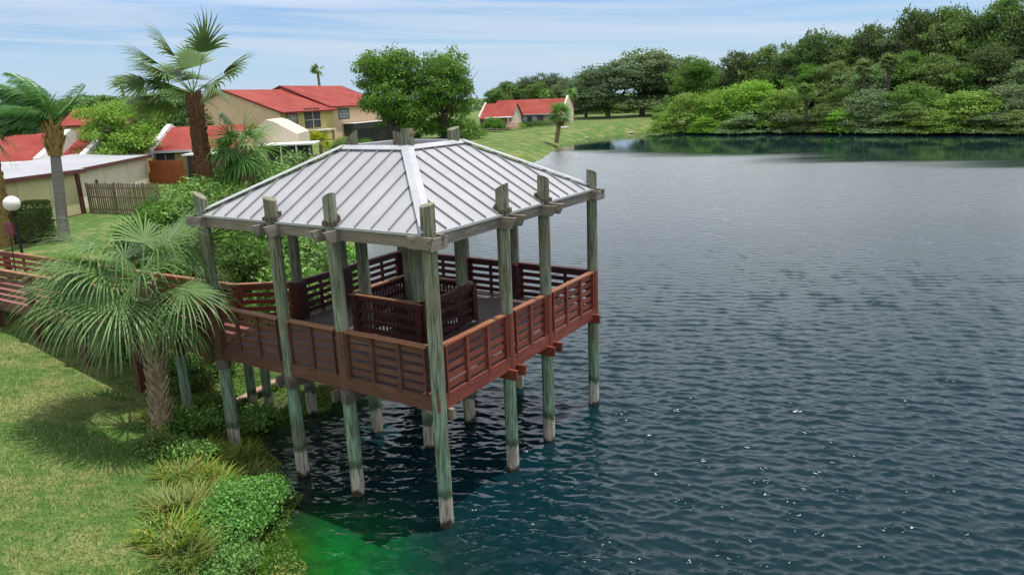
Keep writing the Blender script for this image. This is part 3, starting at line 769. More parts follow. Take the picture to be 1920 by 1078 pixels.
def clumps(rg, lobes, n, per=10, spread=.5, shell=.5, flat_bottom=True):
    """points gathered in twig clumps over lobe shells; lobes rows: x y z r squash"""
    lobes = np.array(lobes, float); w = lobes[:, 3] ** 2; K = max(1, n // per)
    li = rg.choice(len(lobes), K, p=w / w.sum()); L = lobes[li]
    d = rg.normal(size=(K, 3)); d[:, 2] = np.abs(d[:, 2]) * 1. - .45 * (rg.random(K) < .45) * np.abs(d[:, 2]) * 2
    d /= np.linalg.norm(d, axis=1)[:, None]
    r = L[:, 3] * (shell + (1 - shell) * rg.random(K) ** .45) * (1 + .12 * np.sin(d[:, 0] * 7 + li) * np.cos(d[:, 1] * 6 + li * 2))
    C = L[:, :3] + d * r[:, None] * np.stack([np.ones(K), np.ones(K), L[:, 4]], -1)
    # cull clumps deep inside any other lobe
    keep = np.ones(K, bool)
    for q in lobes:
        dd = (C - q[:3]) / np.array([1, 1, q[4]]); keep &= ~((dd ** 2).sum(1) < (q[3] * .45) ** 2)
    C = C[keep]; d = d[keep]
    P = np.repeat(C, per, 0) + rg.normal(size=(len(C) * per, 3)) * spread * np.array([1, 1, .6])
    return P, np.repeat(d, per, 0), np.repeat(rg.random(len(C)), per)


def crown(name, rg, lobes, n, size, mat, parent, per=10, spread=.5, upbias=.45, shell=.5, aspect=.55):
    P, D, tc = clumps(rg, lobes, n, per, spread, shell)
    Dn = D * .7 + np.array([0, 0, .6]); Dn /= np.linalg.norm(Dn, axis=1)[:, None]
    V, F = leaf_cards(P, size, rg, upbias, Dn, aspect)
    tint = np.repeat(np.clip(.55 * tc + .45 * rg.random(len(P)), 0, 1), 4)
    return raw_mesh(name, V, F, mat, parent, tint)


def tree_lobes(rg, w, h, base, n, top=.8):
    """random lumpy crown in a box w wide from base to h"""
    L = []; hh = h - base
    for k in range(n):
        a = rg.uniform(0, 2 * math.pi); u = rg.random() ** .6; zf = rg.random()
        rad = w * .5 * (1 - .55 * zf ** 1.6) * u * .72
        r = w * rg.uniform(.11, .22)
        L.append((math.cos(a) * rad, math.sin(a) * rad, base + r * .5 + zf * (hh - r * 1.2), r, rg.uniform(.7, .95)))
    for k in range(16):      # small outlying sprays give a ragged outline
        a = rg.uniform(0, 6.28); th = rg.uniform(.1, 1.15); q = rg.uniform(.97, 1.10)
        L.append((math.cos(a) * math.sin(th) * w * .47 * q, math.sin(a) * math.sin(th) * w * .47 * q, base + hh * .28 + math.cos(th) * hh * .70 * q, w * rg.uniform(.035, .07), .8))
    L.append((0, 0, base + hh * .5, w * .30, hh / w * .8)); return L


def dome_lobes(rg, w, h, n):
    L = []
    for k in range(n):
        a = rg.uniform(0, 6.28); u = rg.random() ** .5; th = math.acos(rg.random() ** .8)
        r = w * rg.uniform(.12, .21); R_ = .82
        L.append((math.cos(a) * math.sin(th) * (w / 2 - r) * (.75 + .3 * rg.random()), math.sin(a) * math.sin(th) * (w / 2 - r) * (.75 + .3 * rg.random()), max(r * .3, math.cos(th) * (h - r * .9) * (.6 + .4 * u)), r, rg.uniform(.75, 1.)))
    for k in range(n // 2):
        a = 6.28 * k / (n // 2); r = w * rg.uniform(.13, .18); L.append((math.cos(a) * (w / 2 - r), math.sin(a) * (w / 2 - r), r * .35, r, .9))
    L.append((0, 0, h * .4, w * .3, .9)); return L


def trunk_mb(rg, h, r, spreadw, n=5, lean=0., start=.45):
    mb = MB(); top = np.array([lean * h, 0, h * .75])
    pts = [np.array([lean * h * t, 0, -.4 + h * .8 * t]) + rg.normal(size=3) * .04 * h * t * .5 for t in np.linspace(0, 1, 6)]
    mb.tube(pts, [r * 1.25, r, r * .85, r * .7, r * .5, r * .3], 8)
    for k in range(n):
        a = 2 * math.pi * k / n + rg.uniform(-.4, .4); s0 = pts[2] * (1 - .3) + pts[3] * .3; s0 = pts[1 + k % 3]
        e = np.array([math.cos(a) * spreadw * .38, math.sin(a) * spreadw * .38, h * rg.uniform(.55, .85)])
        m = (s0 + e) / 2 + np.array([0, 0, .04 * h]); mb.tube([s0, m, e], [r * .55, r * .35, r * .12], 6)
        for q in range(2):      # finer limbs that reach the outside of the crown
            a2 = a + rg.uniform(-.6, .6); f = np.array([math.cos(a2) * spreadw * rg.uniform(.33, .44), math.sin(a2) * spreadw * rg.uniform(.33, .44), h * rg.uniform(.6, .98)])
            mb.tube([m, (m + f) / 2 + rg.normal(size=3) * .02 * h, f], [r * .3, r * .17, r * .05], 5, False)
    return mb


# prototype trees, unit-ish sizes: 10 m tall, 10 m wide; copied and scaled
PROTO = {}
def proto_tree(key, seed, mat, n=5200, w=10., h=10., base=2.2, nl=16, size=.24, per=11, spread=.42, bark=None, shell=.55, dome=False):
    rg = np.random.default_rng(seed); root = thing('tree', 'x', 'tree', (0, 0, 0))
    trunk_mb(rg, h * (.75 if dome else 1), .12 if dome else .28, w, 6).build('stems' if dome else 'trunk', bark or M_BARK, root)
    crown('leaves' if dome else 'crown', rg, dome_lobes(rg, w, h, nl) if dome else tree_lobes(rg, w, h, base, nl), n, size, mat, root, per, spread, shell=shell)
    PROTO[key] = [root, False]


def put_tree(key, name, label, cat, x, y, z, w, h, rz, group=None):
    root, used = PROTO[key]; sc = (w / 10, w / 10, h / 10)
    if not used: o = root; PROTO[key][1] = True; o.location = (x, y, z); o.rotation_euler = (0, 0, rz); o.scale = sc
    else: o = copy_tree(root, None, (x, y, z), rz, sc)
    o.name = name
    if 'group' in o and not group: del o['group']
    return tag(o, label, cat, group)


kw = dict(spread=.34, size=.17)
proto_tree('oak1', 1, L_OLIVE, n=17000, nl=24, base=1.6, **kw); proto_tree('oak2', 2, L_DARK, n=17000, nl=26, base=1.4, **kw); proto_tree('oak3', 3, L_GREYG, n=17000, nl=20, base=.9, **kw)
proto_tree('br1', 4, L_BRIGHT, n=17000, nl=30, dome=True, **kw); proto_tree('br2', 5, L_MID, n=17000, nl=24, dome=True, **kw); proto_tree('br3', 14, L_BRIGHT, n=17000, nl=26, dome=True, **kw)
proto_tree('blue1', 6, L_BLUE, n=17000, base=.9, nl=24, **kw); proto_tree('mid1', 7, L_MID, n=17000, nl=20, base=1.0, **kw)
proto_tree('gg1', 15, L_GREYG, n=17000, nl=26, dome=True, **kw)
proto_tree('low1', 8, L_GREYG, n=12000, dome=True, nl=16, **kw); proto_tree('low2', 9, L_BRIGHT, n=12000, dome=True, nl=18, **kw)
proto_tree('low3', 10, L_OLIVE, n=12000, dome=True, nl=16, **kw)
proto_tree('thin1', 11, L_OLIVE, n=3000, base=4.5, nl=12, spread=.35, shell=.7)


def back(px): return float(np.interp(px, [1245, 1480, 1900], [1.5, 9, 24]))


def tree_px(key, name, label, cat, px, topy, depth, w, rz=None, group=None, h=None):
    """stands on the bearing of photo column px, depth metres off, its top at photo row topy"""
    p = at(px, topy, depth); zg = hz(p[0], p[1]); zg = max(zg, .1) - .15
    # scale of crown a little under nominal height
    return put_tree(key, name, label, cat, p[0], p[1], zg, w, (p[2] - zg) * 1.03, px * .7 if rz is None else rz, group)


# ---- woods on the far right bank: (proto, label, px, top row, depth, width)
WOOD = [
    ('mid1', 'light green rounded tree at left end of the far woods, right of the lawn oaks', 1300, 116, 182, 13),
    ('br2', 'pale green tree just right of the gap in the far treeline', 1345, 116, 178, 12),
    ('oak2', 'dark oak with knobby top behind the brightest lakeside bushes', 1392, 106, 172, 13),
    ('oak1', 'olive oak rising above the middle of the brightest lakeside bushes', 1440, 98, 168, 12),
    ('oak3', 'grey green oak right behind the bright bushes near their right end', 1485, 94, 166, 12),
    ('oak2', 'dark spreading tree where the far treeline starts to climb', 1530, 74, 162, 12),
    ('oak1', 'olive tree with open branches left of the tall right treetops', 1580, 80, 160, 13),
    ('oak2', 'dark tree with ragged open top in the climbing part of the treeline', 1635, 62, 158, 12),
    ('oak3', 'grey green tree in a dip of the skyline on the right bank', 1682, 66, 156, 12),
    ('oak2', 'tall dark tree with two-pronged ragged crown on the right bank skyline', 1722, 34, 154, 13),
    ('oak1', 'tall olive tree with flat feathery top on the right bank skyline', 1778, 32, 150, 14),
    ('oak2', 'dark rounded tree just left of the tallest treetop at right', 1830, 40, 148, 12),
    ('oak1', 'tallest tree of the woods, by the right edge of the view', 1888, 12, 146, 13),
    ('oak2', 'tall dark tree cut off by the right edge of the view', 1945, 14, 144, 13),
    ('oak3', 'grey green mid height tree with drooping top above pale shoreline shrubs', 1625, 128, 142, 12),
    ('mid1', 'mid green tree in front of the two-pronged treetop', 1700, 108, 142, 12),
    ('oak1', 'olive mid height tree under the flat feathery treetop', 1760, 112, 138, 12),
    ('br2', 'fresh green mid height tree in the middle of the right bank', 1808, 116, 136, 11),
    ('oak2', 'dark mid height tree below the tallest treetop', 1868, 96, 136, 12),
    ('oak3', 'grey green mid height tree touching the right edge of view', 1925, 122, 132, 11),
    ('oak1', 'olive mid height tree behind the small lakeside palms', 1565, 128, 148, 12),
    ('mid1', 'mid green tree between the bright bushes and the climbing treeline', 1515, 130, 152, 10),
]
for i, (k, lb, px, ty, dp, w) in enumerate(WOOD):
    tree_px(k, 'oak_tree', lb, 'tree', px, ty, dp + back(px), w * 1.08, group='trees of the far bank woods')
for i, (px, ty, dp, w) in enumerate([(1320, 128, 200, 14), (1420, 118, 195, 14), (1505, 100, 190, 14), (1600, 92, 185, 14), (1690, 82, 180, 14), (1770, 62, 175, 14), (1850, 60, 172, 14), (1930, 40, 170, 14)]):
    tree_px(('oak2', 'blue1')[i % 2], 'oak_tree', ('dark tree deep in the woods behind the left end of the bright bushes', 'blue green tree deep in the woods behind the middle of the bright bushes', 'dark tree deep in the woods behind the right end of the bright bushes', 'blue green tree deep in the woods where the skyline climbs',
                'dark tree deep in the woods behind the dip of the skyline', 'blue green tree deep in the woods behind the flat feathery top', 'dark tree deep in the woods left of the tallest treetop', 'blue green tree deep in the woods behind the tallest treetop')[i], 'tree', px, ty, dp, w, group='back rank of the far bank woods')
for i, (px, ty, dp) in enumerate([(1535, 66, 165), (1645, 58, 160), (1708, 30, 156), (1790, 27, 152), (1900, 8, 148), (1475, 92, 170)]):
    tree_px('thin1', 'bare_topped_tree', ['sparse open-crowned tree sticking up where the treeline starts to climb', 'sparse tree top left of the two-pronged crown',
            'sparse dark tree over the two-pronged crown', 'sparse branches above the flat feathery treetop', 'sparse branches above the tallest treetop', 'sparse tree top behind the bright bushes'][i], 'tree', px, ty, dp + back(px), 8, group='sparse tops of the woods')
FRONT = [
    ('low2', 'lowest bright green bush where the far lawn meets the water', 1245, 210, 152, 8),
    ('br1', 'bright green lakeside bush next to the far lawn, behind the lowest one', 1290, 172, 153, 11),
    ('br3', 'large bright green lakeside bush, second from the far lawn', 1345, 160, 150, 13),
    ('br1', 'brightest and highest of the lime green lakeside bushes', 1412, 148, 147, 14),
    ('br3', 'lime green lakeside bush at the right end of the bright row', 1468, 160, 143, 12),
    ('low1', 'grey green scrub at the foot of the brightest bush', 1385, 212, 141, 9),
    ('low2', 'small lime shrub leaning over the water mid way along the bright row', 1330, 214, 146, 8),
    ('low1', 'pale scrub dipping in the water at the right end of bright row', 1480, 206, 138, 9),
    ('low3', 'olive scrub under the lakeside cabbage palms', 1540, 196, 134, 9),
    ('low2', 'yellow green scrub below the grey green drooping tree', 1590, 200, 131, 9),
    ('gg1', 'dense grey green bush with rounded dark side by the water', 1632, 158, 131, 12),
    ('low1', 'pale twiggy scrub hanging to the water, centre of right bank', 1655, 205, 127, 10),
    ('low3', 'olive scrub hanging to the water right of the pale twiggy one', 1710, 194, 124, 10),
    ('low2', 'fresh green scrub hanging to the water left of the vine mound', 1755, 205, 121, 9),
    ('br1', 'broad mound of bright vines at the water near the right edge', 1822, 168, 122, 13),
    ('low1', 'pale scrub at the foot of the vine mound', 1850, 212, 117, 8),
    ('gg1', 'big-leaved blue green tree over the water at the right edge', 1905, 150, 120, 11),
    ('low3', 'olive scrub at the water by the very right edge', 1915, 208, 114, 8),
    ('br2', 'mid green bush above the fresh green scrub on the right bank', 1725, 150, 130, 11),
    ('br2', 'fresh green bush in the middle of the right bank above pale scrub', 1690, 165, 128, 9),
    ('br2', 'yellowish bush above olive scrub left of the dense grey green bush', 1575, 160, 137, 10),
    ('low3', 'low olive shrub filling the bank between vine mound and pale scrub', 1785, 190, 122, 8),
]
for i, (k, lb, px, ty, dp, w) in enumerate(FRONT):
    o = tree_px(k, 'lakeside_bush', lb, 'bush', px, ty, dp + back(px), w * (1 + back(px) / 150), group='bushes along the far bank'); o.location.z = max(o.location.z, .0) + .22
# orange green bush and oaks on the far lawn
tree_px('low3', 'rounded_bush', 'yellow brown round bush right of the far lawn oaks', 'bush', 1247, 178, 175, 6)
tree_px('blue1', 'oak_tree', 'dark lawn oak with forked grey trunk left of the twin', 'tree', 1140, 122, 196, 23, .5, 'oaks on the far lawn')
tree_px('oak3', 'oak_tree', 'largest grey green lawn oak, right of the forked one', 'tree', 1205, 102, 203, 26, 1.1, 'oaks on the far lawn')
tree_px('blue1', 'oak_tree', 'dark lawn oak at the right end of the pale road', 'tree', 1250, 114, 212, 22, 2.2, 'oaks on the far lawn')
tree_px('blue1', 'oak_tree', 'small dark oak left of the lawn oaks beside the pale road', 'tree', 1098, 146, 205, 15, 2.9, 'oaks on the far lawn')
BACK = [('oak3', 'grey green tree behind the right end of the low lakeside house', 1075, 150, 235, 16), ('blue1', 'dark round tree on the skyline above the low lakeside house', 1030, 140, 260, 17),
        ('blue1', 'dark tree on the skyline over the left of the low lakeside house', 990, 146, 262, 14), ('mid1', 'mid green tree behind the roof of the low lakeside house', 1010, 160, 230, 12),
        ('oak2', 'dark tree left of the skyline pair above the low house', 950, 158, 250, 14), ('mid1', 'low green tree at the left end of the far skyline gap', 930, 170, 225, 10),
        ('oak3', 'grey tree on the skyline left of the largest lawn oak', 1120, 134, 250, 17), ('oak2', 'dark tree on the skyline between lawn oaks and the woods', 1285, 120, 240, 18)]
for k, lb, px, ty, dp, w in BACK: tree_px(k, 'distant_tree', lb, 'tree', px, ty, dp, w, group='trees beyond the far lawn')
for i, (px, ty, lb) in enumerate([(1062, 182, 'low scrub behind the slim palm beyond the road'), (1092, 186, 'low scrub beyond the road under the small dark oak'), (1125, 184, 'low scrub beyond the road left of the forked oak trunk'),
                                  (1160, 182, 'low scrub beyond the road between the two big oak trunks'), (1190, 182, 'low scrub beyond the road left of the largest oak trunk'), (1225, 180, 'low scrub beyond the road right of the largest oak trunk'), (1262, 178, 'low scrub beyond the road near the yellow brown bush')]):
    tree_px('low3' if i % 2 else 'br2', 'roadside_scrub', lb, 'bush', px, ty, 238, 15, group='scrub beyond the road')
LEFTB = [('oak3', 'grey green tree behind the red shaggy palm trunk', 290, 172, 115, 12), ('oak2', 'dark tree left of the gabled house roof', 335, 178, 120, 9), ('oak1', 'olive tree on the skyline far left', 60, 196, 190, 16),
         ('mid1', 'green tree on the skyline behind the left row of houses', 150, 188, 170, 16), ('oak1', 'olive tree on the skyline left of the tiny windblown palm', 200, 186, 200, 17), ('mid1', 'low green skyline tree behind the lacy yard tree', 250, 188, 180, 16),
         ('oak3', 'grey green tree at far left behind the feather palm', 12, 190, 130, 11), ('mid1', 'green tree showing over the roof of the gabled house', 395, 168, 190, 8), ('oak1', 'olive tree at the right of the second roof of the gabled house', 650, 180, 190, 9)]
for k, lb, px, ty, dp, w in LEFTB: tree_px(k, 'distant_tree', lb, 'tree', px, ty, dp, w, group='trees behind the houses')

# distant tree belt so the horizon is closed
belt = np.random.default_rng(5); lob = []
for k in range(170):
    th = R(-48 + 96 * k / 169); D = belt.uniform(330, 400); lob.append((math.sin(th) * D, math.cos(th) * D, belt.uniform(1, 4), belt.uniform(6, 10), .8))
tb = crown('distant_woodland', belt, lob, 30000, .9, L_BLUE, None, 8, 1.3); tag(tb, 'low hazy belt of trees along the horizon', 'woodland', kind='stuff')

# ---- the two big ficus trees by the houses


def ficus(px, topy, depth, w, label, seed, lean):
    p = at(px, topy, depth); zg = hz(p[0], p[1]); h = p[2] - zg; rg = np.random.default_rng(seed)
    root = thing('ficus_tree', label, 'tree', (p[0], p[1], zg), 'pair of ficus trees by the houses')
    ROOT[root.name] = np.zeros(3)
    trunk_mb(rg, h, .42, w, 7, lean).build('trunk', M_BARK, root)
    L = []
    for k in range(48):
        a = rg.uniform(0, 6.28); zf = rg.random() ** .85; rad = w * .5 * (1.0 - .45 * zf ** 2.5) * rg.random() ** .5 * .80
        r = w * rg.uniform(.10, .18); L.append((math.cos(a) * rad, math.sin(a) * rad, h * (.10 + .90 * zf) - r * .6, r, rg.uniform(.9, 1.3)))
    L.append((0, 0, h * .6, w * .3, 1.1))
    crown('crown', rg, L, 34000, .20, L_FICUS, root, 14, .42, shell=.45)
ficus(722, 98, 122, 13.0, 'left of the two big dense green ficus trees beside the gabled house', 31, .02)
ficus(824, 98, 124, 15.0, 'right of the two big dense green ficus trees, taller and touching the lawn', 32, -.02)

# ------------------------------------------------------------------ palms


def strip(V, F, T_, base, pts, w0, side, tint, fold=0.):
    """append a tapering ribbon"""
    n = len(pts)
    for i, p in enumerate(pts):
        w = w0[i]; V.append(p - side * w); V.append(p + side * w); T_ += [tint, tint]
    for i in range(n - 1): F.append((base + 2 * i, base + 2 * i + 1, base + 2 * i + 3, base + 2 * i + 2))
    return base + 2 * n


def fan_fronds(rg, top, n, pet, blade, wind, droop, nseg=34, spread=125, el=(-.5, 1.3), segw=.030, az=None, sag=1.0):
    """fan palm crown -> leaf arrays and petiole builder"""
    V, F, Tn = [], [], []; base = 0; pm = MB(); wind = np.array(wind, float)
    for k in range(n):
        a = (2 * math.pi * (k * .382) + rg.uniform(-.2, .2)) if az is None else rg.uniform(*az)
        e = el[0] + (el[1] - el[0]) * ((k + .5) / n) + rg.uniform(-.12, .12)
        d = np.array([math.cos(a) * math.cos(e), math.sin(a) * math.cos(e), math.sin(e)]); d = d + wind * .55; d /= np.linalg.norm(d)
        L = pet * rg.uniform(.75, 1.15); pp = [top]; dd = d.copy()
        for i in range(4):
            pp.append(pp[-1] + dd * L / 4); dd = dd + np.array([0, 0, -.10 * sag]) + wind * .10; dd /= np.linalg.norm(dd)
        pm.tube(pp, [.028, .022, .018, .014, .012], 5, False)
        o = pp[-1]; d = dd; s = np.cross(d, z3); s /= np.linalg.norm(s) + 1e-6; u = np.cross(s, d)
        tw = rg.uniform(-.7, .7); s, u = s * math.cos(tw) + u * math.sin(tw), -s * math.sin(tw) + u * math.cos(tw)
        B = blade * rg.uniform(.8, 1.15); tl = rg.random() * .5
        for j in range(nseg):
            th = R(-spread + 2 * spread * j / (nseg - 1)) + rg.uniform(-.03, .03)
            dirv = d * math.cos(th) + s * math.sin(th) + u * (-.18 * abs(math.sin(th)) + (.05 if j % 2 else -.05)); dirv /= np.linalg.norm(dirv)
            ln = B * (.72 + .28 * math.cos(th * .8)) * rg.uniform(.88, 1.08); p = o + d * .10 * B * max(0, math.cos(th)); pts = [p]; dv = dirv.copy(); m = 6
            dr = droop * rg.uniform(.6, 1.4)
            for i in range(m):
                pts.append(pts[-1] + dv * ln / m)
                kk = max(0, (i - 1)) / m; dv = dv + np.array([0, 0, -dr * kk]) + wind * .42 * kk; dv /= np.linalg.norm(dv)
            perp = np.cross(dirv, u); perp /= np.linalg.norm(perp) + 1e-6
            wd_ = [.008, segw * .9, segw, segw * .85, segw * .62, segw * .36, .002]
            base = strip(V, F, Tn, base, pts, wd_, perp, tl + rg.random() * .5)
    return np.array(V), np.array(F), np.array(Tn), pm


def boot_trunk(rg, p0, p1, r, nb, mat_boot, parent, name='trunk', core=None, rows=.11, size=1.):
    """palm trunk with criss-cross leaf bases"""
    p0 = np.array(p0, float); p1 = np.array(p1, float); L = np.linalg.norm(p1 - p0); d = (p1 - p0) / L
    mb = MB(); m = 9; pts = [p0 + (p1 - p0) * t + np.array([math.sin(t * 2.5) * .05, 0, 0]) for t in np.linspace(0, 1, m)]
    mb.tube(pts, [r * (1.15 - .15 * t) for t in np.linspace(0, 1, m)], 12)
    o = mb.build(name, mat_boot, parent, smooth=True)
    bt = MB(); n = int(L / rows)
    a = np.cross(d, (0, 1, .1)); a /= np.linalg.norm(a); b = np.cross(d, a)
    for i in range(n):
        t = i / n; c0 = p0 + (p1 - p0) * t + np.array([math.sin(t * 2.5) * .05, 0, 0])
        for k in range(nb):
            th = 2 * math.pi * (k + .5 * (i % 2)) / nb + rg.uniform(-.1, .1); o_ = a * math.cos(th) + b * math.sin(th); sd_ = np.cross(d, o_)
            q = c0 + o_ * r * .97; l = rows * 2.0 * rg.uniform(.8, 1.25) * size; w = r * .52 * rg.uniform(.8, 1.1)
            lean = rg.uniform(.25, .5); tip = q + d * l + o_ * l * lean
            sk = sd_ * rg.choice([-1, 1]) * w * .5
            bt.add([q - sd_ * w, q + sd_ * w, tip + sk + sd_ * w * .35, tip + sk - sd_ * w * .35, q - sd_ * w + o_ * .03 - d * .02, q + sd_ * w + o_ * .03 - d * .02,
                    tip + sk + sd_ * w * .3 + o_ * .035, tip + sk - sd_ * w * .3 + o_ * .035],
                   [(4, 5, 6, 7), (0, 4, 7, 3), (1, 2, 6, 5), (2, 3, 7, 6)])
    bt.build('leaf_bases', mat_boot, o); return o


def fan_palm(name, label, base, top, r, nf, pet, blade, wind, droop, lm, bm, seed, dry=0, nb=6, group=None, **kw):
    rg = np.random.default_rng(seed); root = thing(name, label, 'palm tree', base, group)
    boot_trunk(rg, np.array(base) - z3 * .3, top, r, nb, bm, root)
    V, F, Tn, pm = fan_fronds(rg, np.array(top, float), nf, pet, blade, wind, droop, **kw)
    o = raw_mesh('fronds', V - np.array(base, float), F, lm, root, Tn)
    pm.build('leaf_stalks', lm, o)
    if dry:
        V, F, Tn, pm = fan_fronds(rg, np.array(top, float) - z3 * .25, dry, pet * .55, blade * .7, (0, 0, 0), .8, nseg=16, el=(-1.4, -.7), spread=60)
        raw_mesh('dry_fronds', V - np.array(base, float), F, L_DRY, root, Tn)
    return root


# near sabal palm in front of the boardwalk
pb = gnd(305, 808, .75); pb[2] = hz(pb[0], pb[1])
pt = at(264, 528, math.hypot(pb[0], pb[1]) + .1)
fan_palm('sabal_palm', 'nearest palm, short cabbage palm with scaly trunk before the boardwalk', pb, pt, .175, 33, 1.30, 1.5, (-.40, .0, .03), 1.15, L_SABAL, M_BOOT, 3,
         nb=6, nseg=48, spread=108, el=(-.45, .95), segw=.020, sag=1.1)
# sabal behind gazebo corner
b_ = gnd(468, 520, 1.3); b_[2] = hz(b_[0], b_[1]); t_ = at(452, 280, math.hypot(b_[0], b_[1])); 
fan_palm('sabal_palm', 'grey green cabbage palm with brown skirt behind the left roof corner', b_, t_, .19, 30, .8, 1.15, (-.25, 0, .0), .9, L_SABAL, M_BOOT, 4, dry=12,
         nseg=24, segw=.03, el=(-.9, 1.2))
# washingtonia with red shaggy trunk
p_ = at(400, 470, 33.); b_ = np.array([p_[0], p_[1], hz(p_[0], p_[1])]); t_ = at(361, 176, 33.)
fan_palm('fan_palm', 'tall windblown fan palm with shaggy red brown trunk', b_, t_, .25, 19, 1.5, 1.65, (-.78, .1, .20), .55, L_WASH, M_BOOTR, 15,
         nseg=34, spread=72, el=(-.3, 1.08), segw=.055, nb=7, sag=.6)
# palm on the far left edge, golden trunk
p_ = gnd(14, 458, 2.1); t_ = at(-30, 250, math.hypot(p_[0], p_[1]))
fan_palm('sabal_palm', 'cabbage palm with golden brown trunk cut by the left edge', p_, t_, .30, 14, 1.0, 1.3, (-.6, 0, .1), .7, L_SABAL, M_BOOTG, 6, nseg=22, segw=.04)
# small sabal on the lake shore
p_ = gnd(1043, 265, 1.0); t_ = at(1050, 216, math.hypot(p_[0], p_[1]))
fan_palm('sabal_palm', 'small lone cabbage palm on the lawn edge by the water', p_, t_, .26, 30, 1.3, 1.6, (-.1, 0, 0), .8, L_SABAL, M_BOOT, 7, dry=14, nseg=18, segw=.07)
# palms on far lawn and tiny skyline palms
for px, by, ty, dp, lb, sd_, sz in ((1072, 226, 178, 178, 'slim cabbage palm at the right end of the low lakeside house', 8, 1.7), (958, 200, 168, 215, 'slender palm behind the left of the low lakeside house', 9, 1.5),
                            (1022, 196, 178, 215, 'short palm above the ridge of the low lakeside house', 10, 1.6), (595, 170, 132, 185, 'tiny tall palm on the skyline above the second red roof', 11, 1.7),
                            (227, 190, 158, 170, 'tiny windblown palm on the skyline left of the shaggy palm', 12, 1.5), (1512, 240, 175, 134, 'cabbage palm in the woods at the right end of the bright bushes', 13, 2.2),
                            (1668, 160, 118, 134, 'cabbage palm among the mid height trees of the right bank', 14, 2.), (1620, 165, 128, 134, 'cabbage palm left of the other one among the right bank trees', 15, 1.8)):
    dp += back(px) if px > 1400 else 0
    t_ = at(px, ty, dp); b_ = np.array([t_[0] + .3, t_[1], max(.2, hz(t_[0], t_[1]))])
    wnd = (-.9, 0, .2) if px < 600 else (-.15, 0, 0)
    woods = px > 1400
    fan_palm('cabbage_palm', lb, b_, t_, .2, 34 if woods else 18, sz * .5, sz * (.6 if woods else .75), wnd, 1.0 if woods else .7, L_OLIVE if woods else L_WASH if px < 600 else L_SABAL, M_BARK if woods else M_BOOT, sd_, dry=10 if woods else 0, nseg=14, segw=.10)

def feather_palm():
    rg = np.random.default_rng(21); b_ = gnd(121, 452, 2.05); D = math.hypot(b_[0], b_[1]); t_ = at(104, 292, D)
    root = thing('feather_palm', 'windblown feather palm with smooth grey trunk in front of the yellow shed', 'palm tree', b_)
    pts = [b_ - z3 * .3] + [b_ + (t_ - b_) * k / 8 for k in range(1, 9)]
    MB().tube(pts, [.36, .30, .28, .27, .26, .26, .27, .25, .24], 14).build('trunk', M_PALMG, root, smooth=True)
    s1 = at(97, 235, D); bt = boot_trunk(rg, t_, s1, .27, 6, M_BOOTG, root, 'crownshaft', rows=.2, size=1.6)
    V, F, Tn = [], [], []; base = 0; rm = MB(); wind = np.array([-.85, .05, .04])
    for k in range(60):
        a = 2.4 * k + rg.uniform(-.2, .2); e = rg.uniform(-.1, 1.45)
        d = np.array([math.cos(a) * math.cos(e), math.sin(a) * math.cos(e), math.sin(e)]) + np.array([-.5, 0, .4]); d /= np.linalg.norm(d)
        L = rg.uniform(2.3, 3.7); n = 30; p = s1.copy(); P = [p]; Dv = [d]
        for i in range(n):
            p = p + d * L / n; P.append(p); d = d + np.array([0, 0, -.038]) + wind * .07 * (i / n + .3); d /= np.linalg.norm(d); Dv.append(d)
        rm.tube(P[::3], np.linspace(.035, .008, len(P[::3])), 5, False)
        for i in range(3, n):
            for q in range(3):
                c = P[i] + (P[i + 1] - P[i]) * q / 3; dv = Dv[i]; s = np.cross(dv, z3); s /= np.linalg.norm(s) + 1e-6
                for sg in (-1, 1):
                    ll = .95 * math.sin(math.pi * min(1, (i + 4) / (n + 6))) ** .6 * rg.uniform(.8, 1.1)
                    v = s * sg * .75 + dv * .5 + np.array([0, 0, rg.uniform(-.1, .35)]) + wind * .5; v /= np.linalg.norm(v); pp = [c]
                    for m in range(4): pp.append(pp[-1] + v * ll / 4); v = v + np.array([0, 0, -.42]) + wind * .30; v /= np.linalg.norm(v)
                    per = np.cross(v, np.cross(dv, v) + .3 * z3); per /= np.linalg.norm(per) + 1e-6
                    base = strip(V, F, Tn, base, pp, [.010, .024, .022, .013, .002], per, rg.random())
    o = raw_mesh('fronds', np.array(V) - b_, np.array(F), L_FEATHER, root, np.array(Tn)); rm.build('leaf_stalks', L_FEATHER, o)
feather_palm()

# ------------------------------------------------------------------ buildings


def frame_axes(yaw): return np.array([math.cos(yaw), math.sin(yaw), 0]), np.array([-math.sin(yaw), math.cos(yaw), 0])


